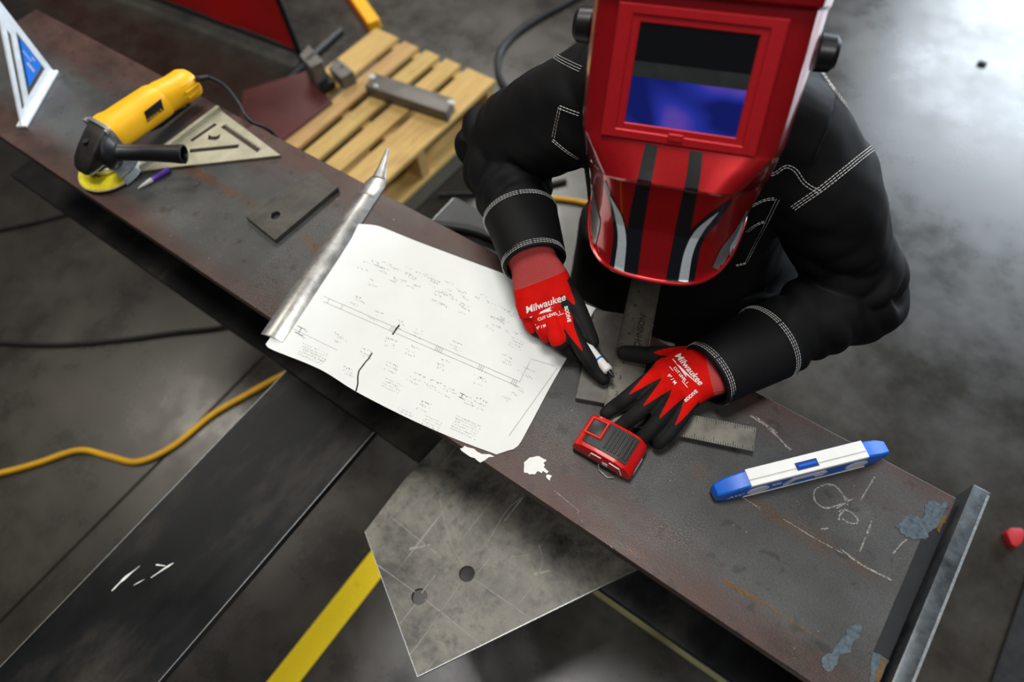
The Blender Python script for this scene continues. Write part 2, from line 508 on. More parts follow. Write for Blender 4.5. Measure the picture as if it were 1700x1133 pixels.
MT = dict(flange=steel_flange(), dark=steel_dark(), concrete=concrete(), wood=wood(), greyblock=simple('grey_concrete_block', '5c584d', .85, 0, .15, 12), cloth=fabric(), glove=glove_mat(), chalk=chalk_mat(),
    gusset=steel_grey('gusset_steel', '292826', '8a867b', .45, .48, 12), smallplate=steel_grey('small_plate_steel', '3c3934', '57544d', .5, .5, 22),
    endplate=steel_grey('end_plate_steel', '35383b', '646a6e', .65, .38, 26), file=steel_grey('file_steel', 'a09f9b', 'd2d1cd', .85, .33, 30),
    ruler=steel_grey('ruler_steel', '6e6b63', '8a867b', .7, .42, 24, False), bar=steel_grey('bar_steel', '55524d', '75716b', .5, .5, 20),
    alu=steel_grey('cast_aluminium', 'a29d86', 'b9b49d', .45, .5, 30, False), alu_white=simple('bright_aluminium', 'e6ebee', .45, .25),
    paper=simple('plan_paper', 'e9ebe8', .85, 0, .03, 14, spec=.2), ink=simple('printed_ink', '8d8f8e', .9, 0, .2, 200), ink_dark=simple('dark_ink', '4a4c4e', .9, 0, .2, 200), etch=simple('etched_black', '1c1b1a', .9, 0, .2, 200),
    tear=simple('tear_gap', '191a1b', .9), white=simple('white_paint', 'eeeeea', .7, 0, .06, 120), black=simple('black_plastic', '101113', .42, 0, .15), rubber=simple('black_rubber', '1c1c1b', .65, 0, .15, 60, bump=.2),
    yellow=simple('yellow_plastic', 'f2b20c', .42, 0, .06, 20), disc=simple('abrasive_disc_yellow', 'd8c70f', .75, 0, .3, 45, bump=.5, bscale=900), rim=simple('disc_rim', 'b8ad9c', .8),
    grey_metal=simple('cast_grey_metal', '8d8d88', .45, .6), dark_case=simple('dark_gear_case', '2a2724', .5, .3, .3, 60), chrome=simple('chrome', 'd4dadc', .28, .7, .05),
    red_plastic=simple('red_plastic', 'd8120c', .34, 0, .08, 30), red_trim=simple('red_trim', 'f02a20', .4), grip=simple('grip_rubber', '33322f', .6, 0, .1), white_plastic=simple('white_plastic', 'ecebe6', .45, 0, .03),
    blue=simple('blue_plastic', '0f68d8', .38, 0, .06), blue_dark=simple('dark_blue_plastic', '12347e', .4), vial=simple('vial_white', 'e9e9ea', .35, 0, .05), sticker=simple('blue_sticker', '0a78e8', .5, 0, .05), purple=simple('purple_plastic', '5a35a0', .4), nib=simple('grey_nib', 'b9b7b0', .5),
    curtain=simple('red_vinyl', 'c40606', .5, 0, .25, 3), primer=simple('red_primer', '4a1c1a', .6, .1, .25, 9), yel_line=worn_paint('yellow_floor_paint', 'ffdc00', 'd2b00c'), dim_line=worn_paint('worn_shaded_floor_paint', '6a6236', '5d5850'),
    cord_y=simple('yellow_cord', 'd09a12', .55), cord_b=simple('black_cable', '161615', .55), redcap=worn_paint('red_cap', 'b3121a', '5a1014'), sheet_black=simple('black_sheet', '0d0d0d', .8),
    stitch=simple('white_thread', 'd8d8d4', .8), helmet=candy('candy_red_lacquer', 'b4060f'), bezel=candy('red_bezel', 'c0161f', .6, .35, .3), stripe=candy('black_lacquer', '0c0d12', .9, .3, .1), silver=candy('silver_lacquer', 'c8d2d4', .8, .3, .2), greyl=candy('grey_lacquer', '7b7d7c', .8, .35, .4),
    lens=simple('dark_glass', '0d0d0e', .06, 0, .1, coat=.6), lens_bar=simple('sensor_bar', '2a2d2d', .35), trousers=simple('black_trousers', '121315', .85), boot=simple('brown_boot', '2e2119', .6), skin=simple('skin', 'b98063', .55), knit_cap=simple('black_cap', '111113', .9), heat_blue=tint_mat('heat_tint_blue', '333d43', '64717a', .45, .4, 160), heat_gold=tint_mat('heat_tint_gold', '5a4628', '8a6c3e', .4, .5, 80), strip_dark=tint_mat('dark_strip_steel', '1a1d1f', '212527', .45, .3, 40), orange=tint_mat('rust_streak', '5e3c12', '84560f', .7, 0, 60), edge_bright=tint_mat('bright_edge_steel', '7d8487', 'b5b9b8', .4, .7, 300))
def lens_blue():
    s = NT('violet_filter_glass')
    n = s.noise(14, 1, .4, dist=.6)
    return s.set(Base_Color=s.ramp(n, [(.38, '101c78'), (.5, '2c3cc0'), (.6, '6a50c8')]), Roughness=.08, Coat_Weight=1.0, Coat_Roughness=.03)  # violet patches paint reflected shapes into the blue filter's colour
MT['filter'] = lens_blue()
MT['scribe'] = chalk_mat('scribed_line', 'b8b5ad', .34, .46)
MT['rust_chalk'] = chalk_mat('rust_streak_broken', '8a5a14', .38, .6)

# ------------------------------------------------------------------ floor
JX = -1.37; g = .005
def floor_mesh():
    x0, x1, y0, y1 = -9.0, 8.0, -5.0, 12.0
    V = [(x0, y0, 0), (JX - g, y0, 0), (JX - g, y1, 0), (x0, y1, 0), (JX + g, y0, 0), (x1, y0, 0), (x1, y1, 0), (JX + g, y1, 0),
         (JX - g, y0, -.012), (JX + g, y0, -.012), (JX + g, y1, -.012), (JX - g, y1, -.012)]
    return V, [(0, 1, 2, 3), (4, 5, 6, 7), (1, 8, 11, 2), (8, 9, 10, 11), (9, 4, 7, 10)]
floor = obj('floor', floor_mesh(), MT['concrete'], smooth=0)
tag(floor, 'grey polished concrete workshop floor with a saw-cut joint', kind='structure')
obj('painted_line', prism([(-.685, -2.5), (-.618, -2.5), (-.615, .32), (-.682, .32)], .0002, .0012), MT['yel_line'], floor, label='bright yellow floor line')
obj('painted_line', prism([(-.61, .305), (2.6, .318), (2.6, .345), (-.61, .332)], .0002, .001), MT['dim_line'], floor, label='worn yellow floor line with shade in its colour')  # dull colour carries the shade lying on this worn line

# ------------------------------------------------------------------ the beam used as a bench
YN, YF, XE = .213, .518, .243
XL = -1.87
YC = (YN + YF) / 2
TF = .017
beam = thing('steel_beam', 'long rusty wide-flange steel beam laid level as a workbench', 'beam', (-.81, YC, ZB - .30))
tf = obj('top_flange', box(XL, XE, YN, YF, ZB - TF, ZB, .0015), MT['flange'], beam)
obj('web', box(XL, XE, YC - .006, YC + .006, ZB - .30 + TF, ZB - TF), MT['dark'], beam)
obj('bottom_flange', box(XL, XE, YN, YF, ZB - .30, ZB - .30 + TF, .0015), MT['dark'], beam)  # dark steel of web and lower flange has their shade in its colour
ep = obj('end_plate', box(XE + .004, XE + .026, YN - .035, YF + .018, ZB - .335, ZB + .021, .003, 2), MT['endplate'], beam, label='thick ground end plate')
obj('ground_edge', box(XE + .0215, XE + .0245, YN - .03, YF + .012, ZB + .0205, ZB + .0214), MT['edge_bright'], ep)
obj('dark_strip', prism([at(1541, 867), at(1571, 869), at(1474, 1097), at(1450, 1082)], ZB + .0002, ZB + .0005), MT['strip_dark'], tf)  # plain dark strip laid along the end plate
HT = [[(1553, 838), (1575, 842), (1566, 868), (1556, 880), (1541, 866)]]
obj('heat_tint', blob([at(*p) for p in [(1487, 872), (1502, 861), (1512, 855), (1527, 862), (1537, 850), (1535, 838), (1549, 831), (1562, 838), (1571, 834), (1569, 852), (1560, 874), (1546, 880), (1540, 893), (1524, 897), (1506, 893), (1493, 884)]], ZB + .0003, .0004, .004, 3), MT['heat_blue'], tf)
obj('heat_tint', blob([at(*p) for p in [(1399, 1058), (1412, 1040), (1427, 1036), (1430, 1052), (1417, 1066), (1415, 1082), (1396, 1088), (1388, 1107), (1376, 1117), (1364, 1103), (1366, 1090), (1384, 1083)]], ZB + .0003, .0004, .004, 3), MT['heat_blue'], tf)
obj('heat_tint', blob([at(*p) for p in [(1450, 1083), (1474, 1098), (1462, 1133), (1440, 1133)]], ZB + .0005, .0003, .003, 3), MT['heat_blue'], tf)
obj('heat_tint', blob([at(*p) for p in [(1463, 1094), (1473, 1098), (1458, 1133), (1449, 1133)]], ZB + .0008, .0003, .002, 3), MT['heat_gold'], tf)
obj('heat_tint', blob([at(*p) for p in [(1566, 856), (1571, 858), (1558, 886), (1554, 880)]], ZB + .0008, .0003, .001, 3), MT['heat_gold'], tf)
obj('rust_streak', ribbon([at(x, y) for x, y in [(1200, 962), (1230, 982), (1270, 1003), (1320, 1036), (1360, 1060)]], [.006, .004, .003, .002, .001], ZB + .0004, 6, 1.2), MT['rust_chalk'], tf)
# paint splashes
obj('paint_splash', blob([at(*p) for p in [(870, 766), (884, 760), (895, 758), (905, 764), (902, 773), (912, 782), (905, 786), (895, 783), (884, 788), (872, 787)]], ZB + .0002, .0006, .004, 3), MT['white'], tf)
obj('paint_splash', blob([at(*p) for p in [(908, 788), (916, 790), (913, 798), (907, 795)]], ZB + .0002, .0006, .002, 2), MT['white'], tf)
obj('paint_splash', blob([at(*p) for p in [(762, 744), (778, 742), (800, 752), (820, 757), (800, 768), (782, 760)]], ZB + .0002, .0006, .004, 3), MT['white'], tf)
# chalk writing
def chalk(px, w=.0022, jit=.8):
    P = catmull([at(*p) for p in px], 6)
    return ribbon(P, w, ZB + .0005, 0, jit)
obj('chalk_writing', join(chalk([(1408, 840), (1395, 816), (1382, 806), (1366, 806), (1352, 816), (1353, 832), (1366, 843), (1384, 842), (1416, 829)]), chalk([(1388, 845), (1406, 834)]), chalk([(1385, 808), (1408, 831)], .0012),
    chalk([(1400, 849), (1394, 856), (1392, 864)]), chalk([(1392, 850), (1402, 847), (1414, 852), (1423, 862), (1422, 869), (1410, 869), (1397, 862)]),
    chalk([(1447, 865), (1440, 885), (1427, 916)], .002), chalk([(1395, 912), (1430, 938), (1480, 964)], .0026), chalk([(1300, 862), (1350, 893), (1400, 920)], .0012), chalk([(1362, 879), (1375, 878)], .002),
    chalk([(1482, 920), (1495, 905), (1505, 896)], .002)), MT['chalk'], tf)
obj('chalk_writing', join(chalk([(1245, 690), (1268, 705), (1290, 725), (1312, 748)], .0032), chalk([(1255, 692), (1290, 720)], .002), chalk([(1452, 792), (1440, 812), (1428, 832)], .0016), chalk([(1225, 822), (1262, 845)], .0012), chalk([(920, 815), (962, 850)], .0012)), MT['chalk'], tf)

# ------------------------------------------------------------------ steel plank crossing under the beam, and stands
ZP = ZB - .30
plank = obj('steel_plank', box(-.848, -.602, -1.30, .775, ZP - .019, ZP - .0005, .0012), MT['dark'])
tag(plank, 'dark flat steel plank crossing under the beam with scraped edges and painted edge highlights', 'plank')
def scuff(px, h, w=.004):
    return ribbon(catmull([at(x, y, h) for x, y in px], 4), [w * .4, w, w * .3], ZP - .0003, 0, 1.0)
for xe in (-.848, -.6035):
    obj('bright_edge', box(xe, xe + .0015, -1.29, .77, ZP - .0009, ZP - .0002), MT['edge_bright'], plank)  # bright strips paint an edge highlight on the scraped edges
obj('scrape_mark', join(scuff([(185, 982), (205, 962), (232, 940)], -.3), scuff([(250, 960), (272, 945), (288, 935)], -.3), scuff([(222, 972), (240, 962)], -.3, .002), scuff([(258, 938), (275, 940)], -.3, .003)), MT['white'], plank)
def stand(x, y, top, label, h_low=0.0):
    t = thing('pipe_stand', label, 'stand', (x, y, 0))
    obj('base_plate', box(x - .07, x + .07, y - .06, y + .06, 0, .012, .003), MT['dark'], t)
    obj('post', tube([(x, y, .012), (x, y, top - .05)], .025, 16), MT['dark'], t)
    obj('screw', tube([(x, y, top - .052), (x, y, top - .009)], .014, 12), MT['chrome'], t)
    obj('head_plate', box(x - .05, x + .05, y - .05, y + .05, top - .01, top - .0003, .002), MT['dark'], t)
stand(.06, .44, ZB - .30, 'short steel pipe stand under the end-plate end of the beam')
stand(-1.62, .44, ZB - .30, 'short steel pipe stand under the beam near the grinder')
stand(-.79, -1.0, ZP - .019, 'steel pipe stand holding the near end of the dark plank')
stand(-.80, .50, ZP - .019, 'steel pipe stand below the crossing of plank and beam')

# ------------------------------------------------------------------ gusset plate on the lower flange
gz = -.283 + .010
G = lambda x, y: at(x, y, gz)
gp = [G(605, 883), G(693, 1125), G(1062, 944), G(1100, 830), G(985, 705), G(770, 690), G(700, 765), G(668, 800)]
gw = [Vector((p.x, max(p.y, -1), 0)) for p in gp]
gp2 = [p for p in gw]
gus = thing('gusset_plate', 'scratched grey gusset plate with two bolt holes lying on the lower flange', 'plate', (-.27, .1, ZB - .283))
lim = YC - .007
cl = []
for p in gp2: cl.append((p.x, min(p.y, lim)))
h1, h2 = G(775, 953), G(696, 991)
pl = obj('plate_body', plate([cl, circle(h1, .0125, 28), circle(h2, .0125, 28)], ZB - .2829, ZB + gz, .0008), MT['gusset'], gus)
def gl(px, w=.0012): w = w * 1.3; return ribbon(catmull([G(*p) for p in px], 4), w, ZB + gz + .0003, 0, .8)
obj('scribe_line', join(gl([(626, 938), (690, 984)]), gl([(706, 996), (800, 1072)]), gl([(790, 964), (885, 1030)]), gl([(648, 858), (725, 920)], .0009), gl([(764, 970), (702, 1060), (680, 1088)], .0009),
    gl([(700, 985), (722, 956)]), gl([(690, 1003), (664, 1036)]), gl([(790, 955), (826, 912)], .0009), gl([(770, 942), (746, 896), (730, 830)], .0007), gl([(886, 955), (912, 948)], .003), gl([(895, 905), (900, 935), (880, 980), (838, 1024)], .0006), gl([(810, 900), (840, 850), (865, 827)], .0007), gl([(838, 865), (868, 826)], .0012),
    gl([(848, 925), (878, 922)], .0007), gl([(680, 912), (715, 905)], .003)), MT['scribe'], gus)
obj('bright_edge', join(ribbon([G(693, 1124.2), G(1062, 943.4)], .0012, ZB + gz + .0003), ribbon([G(605.6, 883), G(693, 1124)], .0009, ZB + gz + .0003)), MT['edge_bright'], gus)

# ------------------------------------------------------------------ small plate, file, plan, square
zs = .010
t = thing('holed_plate', 'small rectangular steel plate with one round hole on the beam', 'plate', at(484, 341))
hc = at(457, 357.5, zs)
obj('plate_body', plate([[at(522, 281, zs)[:2], at(561, 311, zs)[:2], at(456, 399, zs)[:2], at(408, 360, zs)[:2]], circle(hc, .0088)], ZB, ZB + zs, .0006), MT['smallplate'], t)

# half-round file: flat edges, domed face, narrow tang
t = thing('metal_file', 'large half-round steel file with bare tang beside the plan', 'file', at(535, 430))
def fpt(x, y, h): return at(x, y, h)
A, B = at(452, 556, .006), at(612, 318, .006)
ax = (B - A); L = ax.length; ax.normalize(); sd = Vector((-ax.y, ax.x, 0))
rings = []
for s_, hw, dome in [(-.012, .021, .0035), (0, .021, .0045), (.25, .0215, .0065), (.5, .022, .0075), (.8, .0215, .0075), (.97, .021, .0075), (.985, .021, .0035), (1.07, .0205, .0035), (1.12, .015, .0035)]:
    c = A + ax * (L * s_)
    ring = [c - sd * hw + Vector((0, 0, -.006 + .0007)), c - sd * hw + Vector((0, 0, -.006 + .0025))]
    for k in range(1, 10):
        q = -1 + 2 * k / 10
        ring.append(c + sd * (hw * q) + Vector((0, 0, -.006 + .0025 + dome * (1 - q * q))))
    ring += [c + sd * hw + Vector((0, 0, -.006 + .0025)), c + sd * hw + Vector((0, 0, -.006 + .0007))]
    rings.append(ring)
obj('blade', loft(rings), MT['file'], t, smooth=25)
tb = A + ax * (L * 1.118) + Vector((0, 0, -.0028)); te = at(644, 247, .02)
obj('tang', tube([tb, tb.lerp(te, .35), tb.lerp(te, .7), te], [.0135, .0085, .006, .003], 8, 3, flat=.38), MT['file'], t)

# the plan: a creased sheet, Coons patch between its four edges
t = thing('drawing_sheet', 'torn white construction drawing sheet lying across the beam', 'paper', at(700, 560))
def edge(px, n):
    P = catmull([at(x, y, h) for x, y, h in px], 8); d = [0]
    for i in range(1, len(P)): d.append(d[-1] + (P[i] - P[i - 1]).length)
    u = np.linspace(0, d[-1], n)
    return [Vector([float(np.interp(x, d, [p[c] for p in P])) for c in range(3)]) for x in u]
NU, NV = 56, 36
Bt = edge([(441, 572, .0012), (452, 581, .001), (530, 613, .001), (592, 651, .001), (680, 696, .001), (760, 731, .001), (824, 755, .001)], NU)
Tp = edge([(594, 372, .004), (620, 374, .004), (638, 379, .002), (700, 404, .001), (840, 456, .001), (930, 488, .001), (989, 512, .001)], NU)
Lf = edge([(441, 572, .0012), (455, 553, .001), (490, 512, .001), (530, 462, .001), (560, 428, .001), (566, 415, .0015), (580, 398, .002), (594, 372, .004)], NV)
Rt = edge([(824, 755, .001), (845, 748, .001), (860, 741, .001), (880, 706, .001), (915, 640, .001), (945, 588, .001), (968, 548, .001), (989, 512, .001)], NV)
def coons(u, v):
    i, j = u * (NU - 1), v * (NV - 1)
    def g(Q, x):
        k = min(int(x), len(Q) - 2); return Q[k].lerp(Q[k + 1], x - k)
    c = g(Bt, i) * (1 - v) + g(Tp, i) * v + g(Lf, j) * (1 - u) + g(Rt, j) * u
    c -= Bt[0] * (1 - u) * (1 - v) + Bt[-1] * u * (1 - v) + Tp[0] * (1 - u) * v + Tp[-1] * u * v
    wav = .0011 * (math.sin(7 * u + 3 * v) * math.sin(5 * v + 1) + .6 * math.sin(17 * u - 4 * v)) * math.sin(math.pi * min(max(u, .02), .98)) * math.sin(math.pi * min(max(v, .02), .98))
    c.z = max(c.z, ZB + .0008) + abs(wav) + .0003
    return c
pts = [coons(i / (NU - 1), j / (NV - 1)) for j in range(NV) for i in range(NU)]
top = [tuple(p) for p in pts]; bot = [tuple(p - Vector((0, 0, .00025))) for p in pts]
N = NU * NV
F = [(j * NU + i, j * NU + i + 1, (j + 1) * NU + i + 1, (j + 1) * NU + i) for j in range(NV - 1) for i in range(NU - 1)]
F2 = [tuple(N + k for k in reversed(f)) for f in F]
rim = list(range(NU)) + [j * NU + NU - 1 for j in range(1, NV)] + [(NV - 1) * NU + i for i in range(NU - 2, -1, -1)] + [j * NU for j in range(NV - 2, 0, -1)]
F3 = [(rim[k], N + rim[k], N + rim[(k + 1) % len(rim)], rim[(k + 1) % len(rim)]) for k in range(len(rim))]
sheet_vf = (top + bot, F + F2 + F3)
sheet = obj('sheet', sheet_vf, MT['paper'], t, smooth=60)
pb = bvh_of((top, F))
def drape(px, w, n=1, off=.0003):
    """ink line following the sheet, points in picture coordinates of the drawing"""
    P = []
    for a, b in zip(px[:-1], px[1:]):
        k = max(1, int(math.hypot(b[0] - a[0], b[1] - a[1]) / 14))
        P += [(a[0] + (b[0] - a[0]) * i / k, a[1] + (b[1] - a[1]) * i / k) for i in range(k)]
    P.append(px[-1])
    Q = [onto(pb, x, y, off)[0] for x, y in P]
    Q = [q for q in Q if q is not None]
    return ribbon(Q, w) if len(Q) > 1 else ([], [])
ink, dark = [], []
# the beam elevation across the sheet
def lp(a, b, s): return (a[0] + (b[0] - a[0]) * s, a[1] + (b[1] - a[1]) * s)
for d_ in (0, 9):
    ink.append(drape([(537, 492 + d_), (862, 634 + d_)], .0006))
ink.append(drape([(925, 612), (845, 724)], .0006)); ink.append(drape([(487, 546), (560, 582)], .0005)); ink.append(drape([(880, 600), (862, 636)], .0005)); ink.append(drape([(880, 596), (935, 612)], .0005))
for s_ in (.03, .10, .35, .36, .37, .58, .59, .60, .61, .80, .81, .82, .97, .98, .99):
    a = lp((537, 492), (862, 634), s_); ink.append(drape([a, (a[0] - 4, a[1] + 8)], .0007))
def glyphs(x, y, n, dx, dy, h, dark_=False, wob=1.5):
    for k in range(n):
        if random.random() < .18: continue
        cx = x + dx * k + random.uniform(-.3, .3); cy = y + dy * k + random.uniform(-wob, wob) * .3
        a = (cx, cy); b = (cx + random.uniform(-.45, .9) * h, cy + random.uniform(-.3, 1.0) * h)
        q = drape([a, b], random.uniform(.0005, .0009))
        if q[0]: (dark if dark_ else ink).append(q)
# note clusters under and over the elevation
for (x, y, n) in [(497, 545, 6), (560, 553, 6), (604, 578, 6), (575, 608, 6), (640, 600, 8), (684, 618, 8), (712, 630, 7), (737, 640, 8), (768, 655, 7), (640, 560, 7), (680, 574, 6), (730, 596, 6), (790, 622, 7), (842, 652, 6), (858, 640, 5), (868, 610, 7), (835, 588, 7), (750, 565, 7), (690, 545, 6), (620, 515, 7), (660, 530, 5), (590, 490, 6), (700, 665, 7), (792, 660, 8)]:
    for r in range(3): glyphs(x + random.uniform(-5, 5) - r * 2, y + r * 6, n, 2.6, 1.15, 3.0, r == 0)
# dense hatched text in the far half
for k in range(95):
    s_ = random.random(); q = random.random()
    a = lp((610, 425), (965, 560), s_)
    x = a[0] + random.gauss(0, 4) - 22 * q; y = a[1] + random.gauss(0, 6) + 34 * q - 8
    glyphs(x, y, random.randint(4, 9), 2.3, .9, 3.2)
for (x, y, n, r_) in [(503, 570, 20, 5), (505, 580, 18, 2), (640, 628, 14, 4), (706, 690, 14, 7), (758, 690, 20, 6), (662, 677, 12, 2), (850, 560, 10, 4)]:
    for r in range(r_): glyphs(x - r * 2.0, y + r * 4.2, n, 2.1, .95, 2.0, False, .6)
tag(obj('printed_drawing', join(*[q for q in ink if q[0]]), MT['ink'], sheet, smooth=0), kind='stuff')
tag(obj('printed_notes', join(*[q for q in dark if q[0]]), MT['ink_dark'], sheet, smooth=0), kind='stuff')
hI = lambda x, y, s: [drape([(x - 5 * s, y - 3 * s), (x + 5 * s, y + 2 * s)], .0009), drape([(x, y), (x - 3 * s, y + 7 * s)], .0009), drape([(x - 8 * s, y + 5 * s), (x + 2 * s, y + 10 * s)], .0009)]
for a in [(500, 545, 1.3), (768, 655, .8)]: obj('beam_symbol', join(*[q for q in hI(*a) if q[0]]), MT['ink_dark'], sheet, smooth=0)
obj('tear', drape([(663, 540), (654, 552), (652, 556)], .003), MT['tear'], sheet, smooth=0)
obj('tear', drape([(618, 586), (612, 596), (608, 600), (596, 616), (594, 625), (594, 638), (591, 650)], .0022), MT['tear'], sheet, smooth=0)

# flat bar being marked
t = thing('flat_bar', 'short worn flat steel bar beneath the framing square', 'bar', at(1000, 590))
a, b = at(987, 513, .012), at(955, 661, .012)
ax = (a - b).normalized(); sd = Vector((ax.y, -ax.x, 0))
obj('bar_body', prism([b, b + sd * .062, a + sd * .062, a], ZB, ZB + .0115, .0008), MT['bar'], t)

# framing square: blade and tongue in one L
t = thing('framing_square', 'large steel framing square with ruled edges held by the gloved hand', 'square', at(1020, 690))
zq = .0125
c0 = at(1003, 672, zq + .002); e1 = (at(1048, 466, zq + .002) - c0); e1.z = 0; e1.normalize()
e2 = Vector((e1.y, -e1.x, 0))
cor = c0 - e1 * .024
tl = (at(1252, 727, zq * .4) - cor).dot(e2)
bw, tw = .046, .036
Lsh = [cor, cor + e2 * tl, cor + e2 * tl + e1 * tw, cor + e2 * bw + e1 * tw, cor + e2 * bw + e1 * .43, cor + e1 * .43]
sq = obj('square_body', prism(Lsh, ZB + zq - .0005, ZB + zq + .0018, .0003), MT['ruler'], t)
tk = []
def tick(p, d, l, w=.0006): tk.append(ribbon([p, p + d * l], w, ZB + zq + .0021))
for k in range(1, 100):
    l = .009 if k % 8 == 0 else (.0062 if k % 4 == 0 else .004)
    tick(cor + e1 * (.0032 * k), e2, l)
    if k > 12: tick(cor + e1 * (.0032 * k) + e2 * bw, -e2, l * .8)
    if .0032 * k < tl:
        tick(cor + e2 * (.0032 * k), e1, l)
        if .0032 * k > bw: tick(cor + e2 * (.0032 * k) + e1 * tw, -e1, l)
obj('graduation', join(*tk), MT['etch'], sq, smooth=0)
nums = []
for k in range(1, 13):
    nums.append(place2d(text2d(str(k), .009), cor + e1 * (.0256 * k - .006) + e2 * .014 + Vector((0, 0, ZB + zq + .0021 - cor.z)), e2, e1))
obj('numerals', join(*nums), MT['etch'], sq, smooth=0)
obj('handwriting', place2d(text2d('JOHNSON', .0135, .15, .0002), cor + e1 * ((at(1057, 552, zq) - cor).dot(e1)) + e2 * .029 + Vector((0, 0, ZB + zq + .0021 - cor.z)), e1, -e2), MT['etch'], sq, smooth=0)

# speed square lying flat beside the grinder
t = thing('rafter_square', 'beige cast rafter square lying flat beside the grinder', 'square', at(355, 240))
ra, rb_, rc = at(366, 183, .004), at(466, 258, .004), at(233, 284, .004)
def rr(s, q): return ra + (rb_ - ra) * s + (rc - ra) * q          # s along scale leg, q along fence leg
def slot(p, q, w):
    d = (q - p).normalized(); s2 = Vector((-d.y, d.x, 0)) * w / 2
    return [(p - s2)[:2], (q - s2)[:2], (q + s2)[:2], (p + s2)[:2]]
def psl(a, b, w): return slot(at(*a, .004), at(*b, .004), w)
saw = []
p0, p1 = at(371, 208, .004), at(432, 250, .004); dd = (p1 - p0); nn = Vector((-dd.y, dd.x, 0)).normalized()
for k in range(17): saw += [(p0 + dd * (k / 17))[:2], (p0 + dd * ((k + .5) / 17) + nn * .0065)[:2]]
saw += [(p1 - nn * .007)[:2], (p0 - nn * .007)[:2]]
key = [at(*p, .004)[:2] for p in [(346, 224), (352, 227), (360, 226), (366, 222), (364, 230), (358, 233), (344, 232)]]
obj('plate_body', plate([[ra[:2], rb_[:2], rc[:2]], psl((358, 206), (317, 234), .009), psl((396, 243), (314, 251), .010), saw, key], ZB + .0005, ZB + .0045, .0005), MT['alu'], t)
fd = (rc - ra); fn = Vector((-fd.y, fd.x, 0)).normalized()
if fn.dot(rb_ - ra) > 0: fn = -fn
obj('fence', prism([ra + fn * .004, rc + fn * .004, rc - fn * .004, ra - fn * .004], ZB, ZB + .016, .001), MT['alu'], t)

# white speed square standing on its fence
t = thing('rafter_square', 'white rafter square with blue sticker standing upright at the beam end', 'square', at(62, 165))
sa, sb = at(38, 212), at(90, 121)
hx = (sb - sa); Ls = hx.length; hx.normalize(); hz = Vector((0, 0, 1)); nrm = hx.cross(hz)   # right angle at sb
def lu(u, w): return (u, w)
Hh = .182
outl = [(0, .006), (Ls, .006), (Ls, Hh)]
hole1 = [(Ls * .16, .024), (Ls * .86, .095 + .045), (Ls * .90, .133), (Ls * .26, .024)]
hole2 = [(Ls * .38, .024), (Ls * .90, .024), (Ls * .90, .115)]
hyp = lambda s, o: (Ls * s, Hh * s - o)
hole1 = [(Ls * .185, .022), hyp(.86, .022), hyp(.90, .030), (Ls * .24, .022)]
hole1 = [(Ls * .16, .0195), (Ls * .80, .128), (Ls * .80, .115), (Ls * .235, .0195)]
hole2 = [(Ls * .37, .022), (Ls * .90, .022), (Ls * .90, .112)]
def up3(vf): return [tuple(sa + hx * p[0] + hz * p[1] + nrm * p[2]) for p in vf[0]], vf[1]
sqb = obj('plate_body', up3(plate([outl, hole1, hole2], -.002, .002, .0004)), MT['alu_white'], t)
obj('fence', up3(box(-.002, Ls + .002, 0, .006, -.011, .011, .001)), MT['alu_white'], t)
st = obj('sticker', up3(prism([(Ls * .50, .033), (Ls * .88, .033), (Ls * .88, .098)], -.0022, .0022)), MT['sticker'], t, label='blue triangular sticker')
for tx, sz, u_, w_ in (('RAFTER', .012, .78, .045), ('7"', .014, .80, .07)):
    pass
obj('print', up3((lambda v: ([(p[0], p[1], .0025 * 1) for p in v[0]], v[1]))(join(box(Ls * .70, Ls * .74, .040, .062, .002, .0026), box(Ls * .78, Ls * .80, .056, .082, .002, .0026), box(Ls * .83, Ls * .85, .050, .06, .002, .0026)))), MT['white_plastic'], st)
obj('print', up3(join(box(Ls * .70, Ls * .74, .040, .062, -.0027, -.0023), box(Ls * .78, Ls * .80, .056, .082, -.0027, -.0023))), MT['white_plastic'], st)

# pen beside the grinder
t = thing('paint_pen', 'purple and grey pen lying by the abrasive disc', 'pen', at(258, 297))
pa, pb2 = at(229, 313, .005), at(281, 281, .005)
pd = (pb2 - pa).normalized()
obj('nib_cone', tube([pa, pa + pd * .012, pa + pd * .03], [.001, .0034, .0052], 14), MT['nib'], t)
obj('barrel', tube([pa + pd * .0301, pb2], .005, 14), MT['purple'], t)

# ------------------------------------------------------------------ tape measure
t = thing('tape_measure', 'red tape measure with black ribbed grip in front of the hand', 'tape measure', at(1010, 745), (0, 0, math.atan2((at(1070, 742, .03) - at(975, 690, .03)).y, (at(1070, 742, .03) - at(975, 690, .03)).x)))
inv = WM[t].inverted()
def tl_(x, y, h): return inv @ at(x, y, h)
Lx, Wy, Hz = .090, .052, .040
cx0 = (tl_(1010, 742, .02)); ox, oy = cx0.x - Lx / 2 + .001, cx0.y - Wy / 2 + .002
def tp(x, y, z): return (ox + x, oy + y, z)
def tbox(x0, x1, y0, y1, z0, z1, b=0, s=1): return box(ox + x0, ox + x1, oy + y0, oy + y1, z0, z1, b, s)
